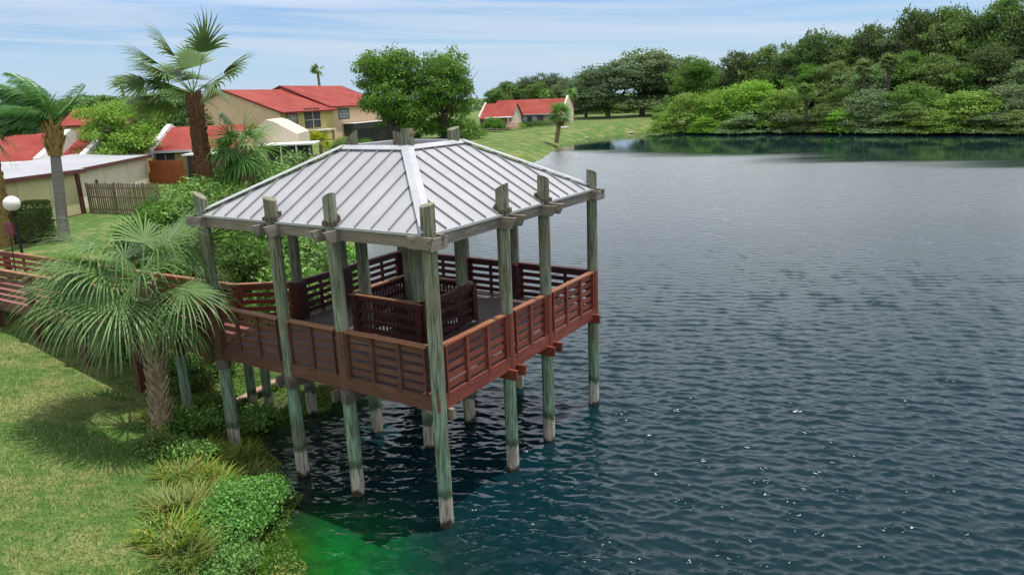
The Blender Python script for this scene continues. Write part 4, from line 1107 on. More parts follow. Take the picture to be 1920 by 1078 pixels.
def gabled(root, o, yaw, L, D, eave, ridge, wall, oh=.5, og=.35, roofmat=None, parapets=(), facia=True, hip=0.):
    """body with ridge along x axis (L), D deep; o = front left ground corner"""
    X, Y = frame_axes(yaw); o = np.array(o, float)
    def P(x, y, z): return o + X * x + Y * y + z3 * z
    mb = MB()
    v = [P(0, 0, 0), P(L, 0, 0), P(L, D, 0), P(0, D, 0), P(0, 0, eave), P(L, 0, eave), P(L, D, eave), P(0, D, eave), P(0, D / 2, ridge - .06), P(L, D / 2, ridge - .06)]
    mb.add(v, [(0, 1, 5, 4), (1, 2, 6, 9, 5), (2, 3, 7, 6), (3, 0, 4, 8, 7)]); w = mb.build('wall', wall, root)
    sl = (ridge - eave) / (D / 2); rm = roofmat or M_RED
    ro = MB(); ez = eave - sl * oh
    ro.prism([P(-og, -oh, ez), P(L + og, -oh, ez), P(L + og - hip, D / 2, ridge), P(-og + 0, D / 2, ridge)], (0, 0, .12))
    ro.prism([P(-og, D + oh, ez), P(-og, D / 2, ridge), P(L + og - hip, D / 2, ridge), P(L + og, D + oh, ez)], (0, 0, .12))
    r = ro.build('roof', rm, root)
    if facia:
        fb = MB(); fb.bar(P(-og, -oh - .03, ez + .02), P(L + og, -oh - .03, ez + .02), .06, .24)
        for xx in (-og - .03, L + og + .03):
            fb.bar(P(xx, -oh, ez + .02), P(xx, D / 2, ridge + .02), .06, .26); fb.bar(P(xx, D + oh, ez + .02), P(xx, D / 2, ridge + .02), .06, .26)
        fb.build('fascia', M_REDT, r)
    for xx in parapets:
        pp = MB(); pp.prism([P(xx - .12, -oh - .3, eave - .7), P(xx - .12, -oh - .3, ez + .35), P(xx - .12, D / 2, ridge + .45), P(xx - .12, D + oh, ez + .35), P(xx - .12, D + oh, eave - .7)], X * .5)
        pp.build('parapet', M_WHITE, root)
    return P, X, Y


def window(root, P, X, Y, x, z, w, h, y=0., pane=None, mull=True, name='window', side='front'):
    yo = y - .03
    fr = MB(); f = .09
    for (cx_, cz_, ww, hh) in ((x, z + h / 2, w, f), (x, z - h / 2, w, f), (x - w / 2, z, f, h), (x + w / 2, z, f, h)): fr.box(P(cx_, yo, cz_), (ww / 2 + .04, .05, hh / 2 + .04), (X, Y, z3))
    o = fr.build(name, M_SCREEN, root); MB().box(P(x, yo + .02, z), (w / 2 - .05, .02, h / 2 - .05), (X, Y, z3)).build('pane', pane or M_GLASS, o)
    if mull:
        m = MB(); m.box(P(x, yo - .02, z), (.03, .03, h / 2 - .06), (X, Y, z3)); m.box(P(x, yo - .02, z), (w / 2 - .06, .026, .03), (X, Y, z3)); m.build('muntin', M_WHITE, o)


# two storey gabled house with peach gable and yellow facade
c0 = at(531, 262, 128.); c0[2] = 2.0
h2 = thing('gabled_house', 'two storey house with peach gable wall, yellow front and red roof', 'house', c0)
yaw2 = R(73); GD = 20.5
P, X, Y = gabled(h2, c0, yaw2, 17, GD, 5.5, 9.2, M_YELL, .7, .5)
# peach render on the gable end, 4 cm proud
MB().add([P(-.04, 0, 0), P(-.04, GD, 0), P(-.04, GD, 5.5), P(-.04, GD / 2, 9.08), P(-.04, 0, 5.5)], [(0, 1, 2, 3, 4)]).build('gable_render', M_PEACH, h2)
window(h2, P, X, Y, 3.2, 4.2, 3.2, 1.7)
o = MB().box(P(9.6, -.05, 4.1), (2.5, .06, 1.7), (X, Y, z3)).build('screened_balcony', M_SCREEN, h2)
m = MB(); m.box(P(9.6, -.14, 4.1), (.07, .03, 1.65), (X, Y, z3)); m.box(P(9.6, -.14, 3.8), (2.45, .035, .05), (X, Y, z3)); m.build('screen_frame', M_WHITE, o)
MB().box(P(10.6, -.9, 1.95), (3.6, .9, .12), (X, Y, z3)).build('porch_roof', M_WHITE, h2)
MB().box(P(14, -1.5, .9), (.35, .3, .95), (X, Y, z3)).build('porch_pillar', M_PEACH, h2)
c1 = P(17.1, 1.0, 0)
h3 = thing('terrace_house', 'second two storey yellow unit with red roof between gable house and ficus', 'house', c1)
P, X, Y = gabled(h3, c1, yaw2, 22, 19, 6.1, 9.9, M_PEACH, .8, .6)
window(h3, P, X, Y, 5.5, 4.4, 4.0, 1.8)
MB().box(P(12, -1.0, 1.6), (7, 1.0, .9), (X, Y, z3)).build('screened_porch', M_SCREEN, h3)
MB().box(P(12, -1.05, 2.56), (7.3, 1.3, .06), (X, Y, z3)).build('porch_roof', M_WHITE, h3)

# row of single storey houses with white parapets
def row_house(label, px, py, depth, Lh, par, yaw=R(4), D=10, ridge=4.7, wall=M_YELL, dy=0):
    q = at(px, py, depth); q[2] = 2.0; h = thing('row_house', label, 'house', q, 'single storey red roofed row houses')
    P, X, Y = gabled(h, q, yaw, Lh, D, 2.95, ridge, wall, .7, .1, parapets=par, facia=False)
    MB().bar(P(-.1, -.75, 2.75), P(Lh + .1, -.75, 2.75), .06, .22).build('gutter', M_WHITE, h)
    return h, P, X, Y
h, P, X, Y = row_house('red roofed row house at far left behind the yellow shed', -120, 290, 78, 8.3, (0, 8.3))
MB().box(P(4.5, -2.0, 2.75), (4.2, 1.6, .07), (X, Y, z3)).build('patio_roof', M_WHITE, h); MB().box(P(4.5, -1.9, 1.3), (4.1, 1.5, 1.3), (X, Y, z3)).build('screened_porch', M_SCREEN, h)
h, P, X, Y = row_house('red roofed row house with white parapet behind the grey palm trunk', 20, 290, 78, 6.3, (6.3,))
MB().box(P(3., -2.0, 2.75), (3.0, 1.6, .07), (X, Y, z3)).build('patio_roof', M_WHITE, h); MB().box(P(3., -1.9, 1.3), (2.9, 1.5, 1.3), (X, Y, z3)).build('screened_porch', M_SCREEN, h)
h, P, X, Y = row_house('red roofed row house partly hidden by the lacy yard tree', 132, 290, 78.5, 5.9, ())
window(h, P, X, Y, 2.9, 1.7, 1.6, 1.5)
h, P, X, Y = row_house('red roofed row house left of the shaggy palm trunk', 285, 290, 77, 8.2, (0,))
window(h, P, X, Y, 1.2, 1.7, 1.5, 1.7, pane=M_SCREEN); MB().box(P(5.6, -1.7, 2.5), (1.8, 1.5, .07), (X, Y, z3)).build('patio_roof', M_WHITE, h)
MB().box(P(5.7, -1.5, 1.2), (1.6, 1.3, 1.2), (X, Y, z3)).build('screened_porch', M_SCREEN, h)
# white stepped parapet wall and patio roof right of the sabal
q = at(455, 300, 79); q[2] = 2.0
hh = thing('row_house', 'row house end with white stepped gable wall and flat white patio roof', 'house', q, 'single storey red roofed row houses')
X, Y = frame_axes(R(6)); Pq = lambda x, y, z: q + X * x + Y * y + z3 * z
MB().prism([Pq(1.2, 0, 0), Pq(5.6, 0, 0), Pq(5.6, 0, 3.7), Pq(3.4, 0, 5.0), Pq(2.7, 0, 5.2), Pq(1.2, 0, 4.1)], Y * 8).build('wall', M_CREAM, hh)
MB().box(Pq(5.2, -2.0, 2.85), (2.6, 2.2, .07), (X, Y, z3)).build('patio_roof', M_WHITE, hh)
MB().box(Pq(4.9, -.9, 1.35), (2.0, .9, 1.35), (X, Y, z3)).build('screened_porch', M_SCREEN, hh)
for k in range(4): MB().box(Pq(3.2 + k * 1.45, -4.05, 1.4), (.06, .06, 1.4), (X, Y, z3)).build('patio_post', M_SCREEN if k == 3 else M_WHITE, hh)
# far house at left skyline
q = at(118, 240, 118); q[2] = 2.2; h = thing('row_house', 'distant orange red roof on the skyline behind the feather palm', 'house', q, 'single storey red roofed row houses')
P, X, Y = gabled(h, q, R(5), 12, 9, 4.8, 6.6, M_PEACH, .6, .3)
window(h, P, X, Y, 3, 3, 1.5, 1.5)

# low house by the lake lawn, two overlapping roofs
q = gnd(927, 238, 2.0); q = at(927, 238, 165); q[2] = 2.05
h = thing('lake_house', 'low house with two joined red roofs and cream gable end by the lake lawn', 'house', q)
X, Y = frame_axes(R(14))
P, X, Y = gabled(h, q, R(-14), 15, 11, 2.8, 5.5, M_CREAM, 1.0, .5, facia=False)
MB().box(P(7.5, -1.0, 1.2), (3.6, .9, 1.2), (X, Y, z3)).build('screened_porch', M_SCREEN, h)
for k in range(3): window(h, P, X, Y, 5.2 + k * 2.2, 1.5, 1.3, 1.4, y=-1.95)
MB().prism([P(15.45, -1.3, 0), P(15.45, 12.4, 0), P(15.45, 12.4, 3.1), P(15.45, 5.5, 6.2), P(15.45, -1.3, 3.1)], X * .4).build('parapet', M_CREAM, h)
MB().bar(P(0, -1.05, 2.45), P(15, -1.05, 2.45), .06, .22).build('gutter', M_WHITE, h)
q2 = at(905, 250, 152); q2[2] = 2.05; h = thing('lake_house', 'lower front unit of the lake lawn house with pale gable and covered patio', 'house', q2)
P, X, Y = gabled(h, q2, R(-14), 6.2, 9, 2.6, 5.0, M_CREAM, .9, .3, facia=False)
MB().prism([P(-.5, -1.2, 0), P(-.5, 10.2, 0), P(-.5, 10.2, 2.7), P(-.5, 4.5, 5.4), P(-.5, -1.2, 2.7)], X * .3).build('parapet', M_CREAM, h)
MB().box(P(4.2, -2.3, 2.45), (2.6, 1.5, .08), (X, Y, z3)).build('patio_roof', M_WHITE, h)
for k in range(3): MB().box(P(1.8 + k * 2.3, -3.7, 1.2), (.08, .08, 1.2), (X, Y, z3)).build('patio_post', M_WHITE, h)

# yellow shed, cream shed
def shed(label, pts, wd_, h0, h1, wall, roofm, lean, trim=True, seams=0):
    a = np.array([*pts[0], 2.02]); b = np.array([*pts[1], 2.02]); d = b - a; L = np.linalg.norm(d); X = d / L; Y = np.cross(z3, X)
    s = thing('garden_shed', label, 'shed', a); P = lambda x, y, z: a + X * x + Y * y + z3 * z
    MB().add([P(0, 0, -.2), P(L, 0, -.2), P(L, wd_, -.2), P(0, wd_, -.2), P(0, 0, h0), P(L, 0, h1), P(L, wd_, h1 + lean), P(0, wd_, h0 + lean)],
             [(0, 1, 5, 4), (1, 2, 6, 5), (2, 3, 7, 6), (3, 0, 4, 7)]).build('wall', wall, s)
    r = MB().prism([P(-.3, -.35, h0 + .05), P(L + .3, -.35, h1 + .05), P(L + .3, wd_ + .3, h1 + lean + .05), P(-.3, wd_ + .3, h0 + lean + .05)], (0, 0, .09)).build('roof', roofm, s)
    MB().bar(P(-.3, -.385, h0 + .0), P(L + .3, -.385, h1 + .0), .05, .24).build('fascia', M_BROWN, r)
    if trim:
        MB().box(P(L - .12, -.04, h1 / 2 - .05), (.17, .05, h1 / 2), (X, Y, z3)).build('corner_board', M_BROWN, s)
        MB().box(P(L / 2 - .1, -.035, .02), (L / 2 - .2, .03, .09), (X, Y, z3)).build('base_board', M_BROWN, s)
    for k in range(seams):
        MB().box(P(L * (k + 1) / (seams + 1), -.012, min(h0, h1) / 2), (.02, .012, min(h0, h1) / 2 - .15), (X, Y, z3)).build('wall_seam', M_CONC, s)
    return s, P, X, Y
s, P, X, Y = shed('pale yellow shed with brown trim and weathered white roof behind the hedge', ((-30.6, 33.0), (-28.3, 48.3)), 6.0, 3.0, 2.85, M_SHEDY, M_SHEDROOF, .55, seams=5)
MB().box(P(9.9, -.09, 1.75), (.28, .09, .1), (X, Y, z3)).build('wall_lamp', M_WHITE, s)
s, P, X, Y = shed('long cream shed behind the picket fence with brown roof edge', ((-29.6, 50.2), (-32.4, 66.2)), 5.5, 2.75, 2.55, M_CREAM, M_SHEDROOF, .35, trim=False, seams=2)
MB().box(P(3.5, -.06, 1.6), (.1, .06, .16), (X, Y, z3)).build('meter_box', M_SCREEN, s)

# fences
def board_fence(label, p0, p1, h, mat, step, bw, name, zb, gap_jit=0., railmat=None):
    p0 = np.array([*p0, zb]); p1 = np.array([*p1, zb]); d = p1 - p0; L = np.linalg.norm(d); X = d / L; Y = np.cross(z3, X); rg = np.random.default_rng(int(L * 10))
    f = thing(name, label, 'fence', p0); bd = MB()
    for k in range(int(L / step)):
        c = p0 + X * (k + .5) * step; hh = h * rg.uniform(.97, 1.02); w = bw / 2; t = rg.uniform(-.012, .012)
        q = [c - X * w, c + X * w, c + X * w + z3 * (hh - .07), c + X * w * .45 + z3 * hh, c - X * w * .45 + z3 * hh, c - X * w + z3 * (hh - .07)]
        bd.prism([v + Y * (-.03 + t) for v in q], Y * .02)
    bd.build('pickets', mat, f)
    for zz in (.35, h * .55, h - .35): MB().bar(p0 + z3 * zz + Y * .02, p1 + z3 * zz + Y * .02, .04, .09).build('rail', railmat or mat, f)
    for k in range(int(L / 2.4) + 1): MB().box(p0 + X * min(k * 2.4, L) + Y * .1 + z3 * h / 2, (.05, .05, h / 2), (X, Y, z3)).build('post', railmat or mat, f)
board_fence('weathered grey picket fence between yellow shed and green bushes', (-28.0, 48.4), (-22.0, 46.2), 2.1, wood('picket_timber', (.27, .22, .15), (.17, .14, .09), (.2, .17, .1), 'z', .9), .19, .135, 'picket_fence', 2.0)
board_fence('orange brown board fence beside the long cream shed', (-32.2, 66.2), (-28.6, 65.2), 2.2, M_ORANGEW, .15, .148, 'board_fence', 2.0)
MBc = None
board_fence('dark red board fence behind the shaggy palm trunk', (-28.3, 66.0), (-24.5, 65.4), 2.0, M_BROWN, .15, .148, 'board_fence', 2.0)
a = gnd(868, 256, 2.05); b = gnd(905, 254, 2.05)
board_fence('low pale rail fence on the lawn under the right ficus tree', a[:2], b[:2], 1.2, M_GREYZ, .8, .12, 'rail_fence', 2.0)

# ------------------------------------------------------------------ lamp, sign, hedge, bits
q = at(40, 470, 31.0); q[2] = hz(q[0], q[1]); gl_ = at(22, 382, 31.0)
lp = thing('globe_lamp', 'dark garden lamp post with white globe by the boardwalk', 'lamp', q)
MB().tube([q, q + (gl_ - q) * .93], [.055, .045], 10).build('post', M_DARKM, lp)
MB().tube([q + (gl_ - q) * .88, q + (gl_ - q) * .93], [.09, .13], 12).build('collar', M_DARKM, lp)
import bmesh
def sphere(c, r, name, mat, parent, sx=1., sz=1.):
    mb = MB(); vs = []; n, m = 20, 12
    for i in range(m + 1):
        ph = math.pi * i / m
        for k in range(n): vs.append((c[0] + r * sx * math.sin(ph) * math.cos(2 * math.pi * k / n), c[1] + r * sx * math.sin(ph) * math.sin(2 * math.pi * k / n), c[2] + r * sz * math.cos(ph)))
    f = [(i * n + k, (i + 1) * n + k, (i + 1) * n + (k + 1) % n, i * n + (k + 1) % n) for i in range(m) for k in range(n)]
    return mb.add(vs, f).build(name, mat, parent, smooth=True)
sphere(gl_, .27, 'globe', simple('white_globe', (.80, .78, .70), (.76, .74, .66), 1, .3), lp)
q = at(12, 455, 30.3); q[2] = hz(q[0], q[1]); sc_ = at(17, 428, 30.3)
sg = thing('garden_sign', 'small maroon garden sign beside the globe lamp', 'sign', q); Xc = np.array([.86, -.5, 0]); Yc = np.array([.5, .86, 0])
MB().box(sc_, (.27, .02, .19), (Xc, Yc, z3)).build('panel', M_PURPLE, sg)
MB().tube([q, sc_ - z3 * .15], .02, 6).build('stake', M_DARKM, sg)


def leafy(name, label, cat, base, lobes, n, size, mat, seed, per=8, spread=.16, shell=.6, group=None, upb=.4, aspect=.5, stems=True):
    rg = np.random.default_rng(seed); root = thing(name, label, cat, base, group); 
    P_, D, tc = clumps(rg, lobes, n, per, spread, shell); Dn = D * .7 + np.array([0, 0, .6]); Dn /= np.linalg.norm(Dn, axis=1)[:, None]
    V, F = leaf_cards(P_, size, rg, upb, Dn, aspect); raw_mesh('leaves', V, F, mat, root, np.repeat(np.clip(.5 * tc + .5 * rg.random(len(P_)), 0, 1), 4))
    if stems:
        mb = MB()
        for k, l in enumerate(lobes[:10]):
            c = np.array(l[:3]); mb.tube([np.array(base) * 0 + np.array([c[0] * .3, c[1] * .3, -.15]), c * .6, c], [.035, .022, .01], 5)
        ROOT[root.name] = np.zeros(3); mb.build('stems', M_BARK, root); 
    return root

# clipped hedge
q = gnd(60, 452, 2.1); rg = np.random.default_rng(4); hd = thing('clipped_hedge', 'boxy clipped hedge with stepped top in front of the yellow shed', 'hedge', q)
Pn = []; 
for (cx_, cy_, cz_, hx, hy, hz_) in ((0, 0, .85, .95, .8, .85), (.1, .5, 1.05, .75, .6, 1.1)):
    n = 5200; p = rg.uniform(-1, 1, (n, 3)); ax = rg.integers(0, 3, n); s_ = np.sign(p[np.arange(n), ax]); p[np.arange(n), ax] = s_ * rg.uniform(.9, 1.03, n)
    p /= (1 + .10 * (np.abs(p) ** 6).sum(1)[:, None] ** .5)
    Pn.append(p * np.array([hx, hy, hz_]) + np.array([cx_, cy_, cz_]))
Pn = np.vstack(Pn); V, F = leaf_cards(Pn, .055, rg, .3); raw_mesh('leaves', V, F, L_MID, hd, np.repeat(rg.random(len(Pn)), 4))
MB().box(q + z3 * .85, (.8, .65, .7)).build('stems', M_MULCH, hd)

# lacy bright yard tree
p_ = at(218, 188, 76); rg = np.random.default_rng(12); zb = hz(p_[0], p_[1])
yt = thing('yard_tree', 'lacy bright green yard tree between the red roofs', 'tree', (p_[0], p_[1], zb)); ROOT[yt.name] = np.zeros(3)
hh_ = p_[2] - zb; trunk_mb(rg, hh_, .16, 7, 7).build('trunk', M_BARK, yt)
Lb = [(rg.uniform(-3.2, 3.2), rg.uniform(-2.2, 2.2), rg.uniform(2.6, hh_ - .8), rg.uniform(.8, 1.3), .7) for _ in range(34)]
crown('crown', rg, Lb, 15000, .13, L_BRIGHT, yt, 9, .3, shell=.35)

# shrubs behind the boardwalk and beside the gazebo: (px,row of centre,distance,radius,...)
SHR = [
    (330, 400, 33, 1.7, L_BUSH, 'bright green shrub beside the end of the picket fence'),
    (375, 385, 31, 1.5, L_BUSH, 'leafy green shrub at the foot of the shaggy palm'),
    (420, 360, 34, 1.6, L_BUSH, 'green shrub between shaggy palm and grey green palm'),
    (300, 425, 31, 1.3, L_MID, 'dark green shrub at the left end of the shoreline thicket'),
    (505, 345, 35, 1.7, L_BUSH, 'green shrub above the left slope of the gazebo roof'),
    (560, 320, 39, 1.6, L_BUSH, 'flowering green shrub below the white patio roof'),
    (480, 400, 29, 1.6, L_MID, 'green shrub behind the left roof corner'),
    (520, 470, 28, 1.7, L_BUSH, 'light green shrub seen through the gazebo posts'),
    (580, 500, 27, 1.6, L_BUSH, 'bright green shrub over the water beyond the slatted rail'),
    (625, 500, 28, 1.2, L_BUSH, 'bright green shrub at the right end of the thicket by the water'),
    (440, 490, 26, 1.3, L_MID, 'green shrub right behind the boardwalk rail'),
    (540, 540, 25, 1.2, L_BUSH, 'yellowish shrub just under the gazebo back rail'),
    (350, 470, 27, 1.2, L_MID, 'dark shrub hidden behind the near palm fronds'),
    (610, 560, 25, 1.1, L_BUSH, 'green shrub seen through the gazebo back rail'),
]
for i, (px, py, dp, r, m, lb) in enumerate(SHR):
    c = at(px, py - (0 if px > 500 and py < 430 else 8), dp); zg = hz(c[0], c[1]); h = max(c[2] - zg, .5); r *= 1.0; rg = np.random.default_rng(100 + i)
    lobes = [(0, 0, h, r * .75, .8)] + [(rg.uniform(-r, r) * .8, rg.uniform(-r, r) * .7, rg.uniform(.15, 1.0) * h, r * rg.uniform(.35, .6), .85) for _ in range(11)]
    leafy('green_shrub', lb, 'shrub', (c[0], c[1], zg), lobes, 7500, .085, m, 200 + i, 9, .17, .6, 'shoreline thicket behind the gazebo')
    
# near bank planting
def near(px, py, z): c = gnd(px, py, z); return np.array([c[0], c[1], hz(c[0], c[1])])
c = near(440, 960, .5)
leafy('lantana_bush', 'dense mint green leafy bush at the water edge in front', 'bush', c,
      [(0, 0, .35, .55, .8), (.25, .45, .3, .5, .8), (.35, .0, .15, .45, .8), (-.25, -.45, .3, .5, .8), (.1, -.7, .2, .45, .8), (-.3, .5, .3, .45, .8), (.45, .75, .25, .4, .8)], 15000, .038, L_MINT, 41, 10, .085, .72)
c = near(420, 1050, .6)
leafy('lantana_bush', 'smaller mint green bush below the dense one at the picture foot', 'bush', c, [(0, 0, .2, .35, .8), (.2, .3, .15, .3, .8), (0, -.4, .15, .3, .8)], 3600, .036, L_MINT, 42, 10, .08, .7)


def tuft(name, label, base, n, h, mat, seed, r=.3, group=None, w=.012, arch=.5):
    rg = np.random.default_rng(seed); V, F, Tn = [], [], []; b = 0
    for k in range(n):
        a = rg.uniform(0, 6.28); rr = r * rg.random() ** .5; p = np.array([math.cos(a) * rr, math.sin(a) * rr, -.05]); a2 = a + rg.uniform(-.8, .8)
        v = np.array([math.cos(a2) * .45, math.sin(a2) * .45, 1.]); v /= np.linalg.norm(v); pts = [p]; L = h * rg.uniform(.5, 1.2)
        for i in range(4): pts.append(pts[-1] + v * L / 4); v = v + np.array([math.cos(a2) * arch * .4, math.sin(a2) * arch * .4, -arch * .45]); v /= np.linalg.norm(v)
        s = np.array([-math.sin(a2), math.cos(a2), 0]); b = strip(V, F, Tn, b, pts, [w, w, w * .85, w * .6, .001], s, rg.random())
    o = raw_mesh(name, np.array(V), np.array(F), mat, None, np.array(Tn)); o.location = base
    return tag(o, label, 'plant', group)
TUF = [(420, 800, 'yellow tipped fern clump left of the corner piling foot'), (455, 870, 'orange tipped fern clump touching the water by the corner piling'), (390, 860, 'yellow green fern clump above the mint bush'),
       (360, 900, 'yellow fern clump at the lawn edge left of the mint bush'), (340, 980, 'orange yellow grass clump at the lawn edge lower down'), (350, 1050, 'orange yellow fern clump at the picture foot'),
       (320, 1030, 'low yellow grass clump on the lawn side at the picture foot'), (400, 910, 'yellow green clump right above the mint bush'), (372, 960, 'olive clump pressed against the mint bush'), (440, 830, 'bright clump at the foot of the corner piling')]
for i, (px, py, lb) in enumerate(TUF):
    tuft('fern_clump', lb, near(px, py, .5), 240, .62, L_FERN, 60 + i, .42, 'fern clumps on the near bank')
for i, (px, py, lb) in enumerate([(330, 800, 'dark leafy plant at the right foot of the near palm'), (345, 850, 'glossy green plant below the near palm'), (300, 850, 'low green plant at the lawn edge below the near palm'),
                                  (350, 740, 'dark leafy plant behind the near palm trunk'), (380, 700, 'dark green plant in the shade under the boardwalk'), (470, 745, 'bright green sapling between the pilings under the deck'), (340, 680, 'vine leaves round the top of near palm trunk')]):
    c = near(px, py, .8); 
    leafy('bank_plant', lb, 'plant', c, [(0, 0, .22, .38, .8), (.3, .2, .18, .3, .8), (-.25, .15, .2, .28, .8)], 1900, .045, L_BUSH if i in (1, 5) else L_MID, 80 + i, 8, .1, .5, 'leafy plants under the boardwalk', stems=False)
rg = np.random.default_rng(500); kk = 0
for (px, py, kind, lb) in [(385, 775, 0, 'leafy plant between the two left pilings'), (412, 850, 1, 'yellow green fern left of the piling foot, lowest of its row'), (360, 800, 0, 'dark green plant right of the palm foot, lower one'),
                           (375, 840, 1, 'yellow fern between palm foot and piling'), (330, 900, 1, 'small yellow tuft at the lawn edge beneath the palm'), (300, 800, 1, 'grassy tuft at the very foot of the near palm'), (478, 890, 1, 'green grass tuft in the water edge right of the piling'),
                           (315, 960, 1, 'straw coloured tuft on the lawn edge left of the ferns'), (440, 780, 0, 'leafy plant right of the corner piling under the deck'), (400, 720, 0, 'leafy plant behind the green piling under the boardwalk'),
                           (265, 720, 0, 'low dark plant in the shade under the boardwalk rail'), (330, 730, 0, 'dark plant pressed to the palm trunk in the boardwalk shade'), (490, 770, 1, 'bright grass tuft at the waterline under the deck'), (230, 690, 0, 'low dark plant under the boardwalk, left of palm trunk')]:
    c = near(px, py, .6); kk += 1
    if kind: tuft('fern_clump', lb, c, 220, .5, L_FERN, 520 + kk, .36, 'fern clumps on the near bank')
    else: leafy('bank_plant', lb, 'plant', c, [(0, 0, .25, .42, .8), (.35, .2, .2, .33, .8), (-.3, .15, .22, .33, .8)], 2300, .05, L_MID if kk % 3 else L_BUSH, 540 + kk, 8, .12, .5, 'leafy plants under the boardwalk', stems=False)
def bank_weeds():
    """continuous tangle of low growth along the near bank"""
    rg = np.random.default_rng(808); n = 90000; x = rg.uniform(-12, -4, n); y = rg.uniform(8, 21, n); d = inland(x, y)
    m = .5 + .5 * np.sin(x * 2.3 + 1.5 * np.sin(y * 1.9)) * np.cos(y * 2.1)
    k = (d > -.45 - .5 * m) & (d < 1.25 + .9 * m) & (rg.random(n) < .35 + .65 * m); x, y, d, m = x[k], y[k], d[k], m[k]
    z = np.maximum(height_from(d, x, y), .0) + rg.random(len(x)) ** 1.5 * (.10 + .26 * m) * np.clip((d + .9) / 1.2, .05, 1)
    P_ = np.stack([x, y, z + .015], -1); V, F = leaf_cards(P_, .042, rg, .45, None, .32); tn = np.repeat(np.clip(rg.random(len(x)) * .7 + .35 * m, 0, 1), 4)
    o = raw_mesh('ground_cover', V, F, L_WEED, None, tn); tag(o, 'low tangle of weeds creeping over the near bank into the shallows', 'ground cover', kind='stuff')
bank_weeds()
c = W(SS[1], TT[1], 7.86) + a3 * -.08
tuft('twig_tuft', 'dry twiggy tuft growing on the near inner post top above the roof', c, 46, .26, L_DRY, 717, .07, w=.007, arch=.6)
# plank on the bank
pk = near(478, 712, 1.0); q = near(520, 690, 1.0); pl = MB().bar(pk - np.array([.55, .3, -.22]), q + np.array([.2, .2, .30]), .24, .05)
tag(pl.build('loose_plank', wood('plank_wood', (.45, .36, .27), (.32, .23, .16), (.35, .20, .14), 'a', .9), base=pk), 'weathered loose plank lying on the bank under the deck', 'plank')

# garden bits by the low lake house
def small_bush(px, py, dp, r, mat, lb, seed, n=1500, size=.09, name='garden_bush'):
    c = at(px, py, dp); zg = hz(c[0], c[1]); leafy(name, lb, 'bush', (c[0], c[1], zg), [(0, 0, r * .6, r, .8), (r * .5, 0, r * .4, r * .7, .8), (-r * .5, .2, r * .45, r * .7, .8)], n, size, mat, seed, 8, .2, .6, stems=False)
small_bush(925, 235, 143, 1.9, L_MID, 'round dark green bush by the left corner of the low lake house', 301, 5200, .14)
c = at(925, 225, 143); zg = hz(c[0], c[1])
small_bush(962, 245, 146, 1.1, L_PINK, 'pink flowering bush in front of the low lake house', 302, 1600)
small_bush(975, 240, 150, .9, L_BRIGHT, 'bright green bush right of the pink one', 303)
small_bush(990, 240, 152, .8, L_DARK, 'dark clipped bush under the lake house porch', 304)
small_bush(1006, 235, 156, 1.1, L_MID, 'rounded green bush under the right end of lake house porch', 305)
small_bush(1022, 232, 158, 1.0, L_OLIVE, 'olive bush at the right corner of the lake house porch', 306)
small_bush(615, 262, 108, .9, L_GOLD, 'golden bush beside the yellow facade', 307, 1500)
small_bush(640, 268, 104, 1.2, L_MID, 'low green hedge bush under the balcony of the gabled house', 308, 2200)
small_bush(685, 268, 104, 1.1, L_MID, 'low green bush left of the left ficus trunk', 309, 2000)
small_bush(855, 262, 118, 1.2, L_DARK, 'dark bush under the crown of the right ficus', 310, 2000)
# young areca palm by the facade
t_ = at(600, 268, 98); b_ = np.array([t_[0], t_[1], hz(t_[0], t_[1])])
fan_palm('young_palm', 'small yellow green palm in front of the yellow facade', b_, b_ + z3 * 1.5, .12, 18, .8, 1.3, (0, 0, .1), .6, L_GOLD, M_BOOT, 77, nseg=12, segw=.06, spread=70, el=(.3, 1.4))
# tall dark screen walls between house and ficus
c = at(668, 268, 118); c[2] = 2.0
board_fence('dark slatted screen fence under the left ficus tree', c[:2], (c[0] + 7, c[1] + 1.5), 2.6, M_DARKM, .2, .19, 'screen_fence', 2.0)
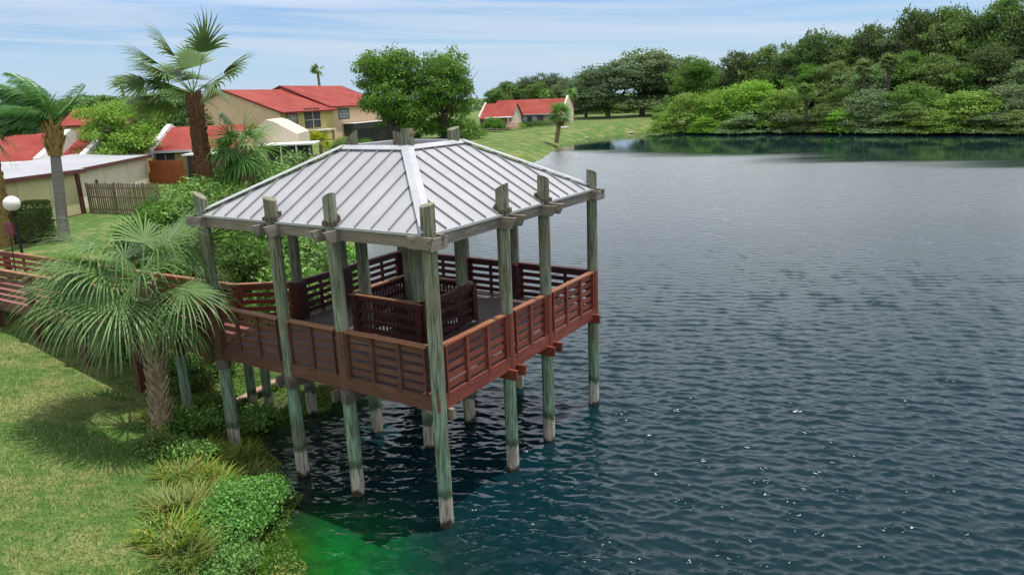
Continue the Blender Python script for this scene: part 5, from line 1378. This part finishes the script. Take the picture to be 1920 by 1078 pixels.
# stones by the shore on the far lawn
for px, py, r, lb in ((1057, 254, .7, 'long pale stone on the grass right of the lone palm'), (1122, 256, .6, 'pale stone at the water edge of the far lawn'), (1100, 257, .3, 'small white stone left of the pale one at water edge'), (1184, 247, .35, 'small pale stone at the right end of far lawn edge')):
    c = gnd(px, py, .4); mb = MB(); rg = np.random.default_rng(int(px)); vs = []; n, m = 10, 6
    for i in range(m + 1):
        for k in range(n):
            ph = math.pi * i / m; j = rg.uniform(.85, 1.1); vs.append((c[0] + r * 1.8 * j * math.sin(ph) * math.cos(.628 * k), c[1] + r * j * math.sin(ph) * math.sin(.628 * k), hz(c[0], c[1]) + .1 + r * .35 * math.cos(ph)))
    mb.add(vs, [(i * n + k, (i + 1) * n + k, (i + 1) * n + (k + 1) % n, i * n + (k + 1) % n) for i in range(m) for k in range(n)])
    tag(mb.build('stone', M_CONC, base=c), lb, 'stone')

# ------------------------------------------------------------------ grass blades on the near lawn
rg = np.random.default_rng(99); N = 230000
x = rg.uniform(-20, -5, N); y = rg.uniform(7, 30, N); d = inland(x, y); dens = np.clip(1.5 - np.hypot(x, y) / 26, .15, 1)
k = (d > 1.3 + .5 * np.sin(y * 1.7)) & (rg.random(N) < dens); x, y, d = x[k], y[k], d[k]
n = len(x); z = height_from(d, x, y); P0 = np.stack([x, y, z - .005], -1)
a = rg.uniform(0, 6.28, n); ln = rg.uniform(.04, .10, n)[:, None]; s = np.stack([np.cos(a), np.sin(a), np.zeros(n)], -1) * .0085
lean = np.stack([np.cos(a + 1.57), np.sin(a + 1.57), np.zeros(n)], -1) * rg.uniform(.2, 1.2, n)[:, None]
tip = P0 + (lean + z3) * ln; V = np.stack([P0 - s, P0 + s, tip], 1).reshape(-1, 3); F = np.arange(3 * n).reshape(n, 3)
pat = .5 + .5 * np.sin(x * .9 + 1.3 * np.sin(y * .7)) * np.cos(y * .8 + np.sin(x * 1.1)); tn = np.clip(rg.random(n) * .75 + .3 * pat, 0, 1)
gr = raw_mesh('grass', V, F, L_GRASS, None, np.repeat(tn, 3)); tag(gr, 'short mown lawn grass on the near bank', 'grass', kind='stuff')

for k_, (root, used) in PROTO.items():
    if not used:
        for ch in list(root.children): bpy.data.objects.remove(ch)
        bpy.data.objects.remove(root)
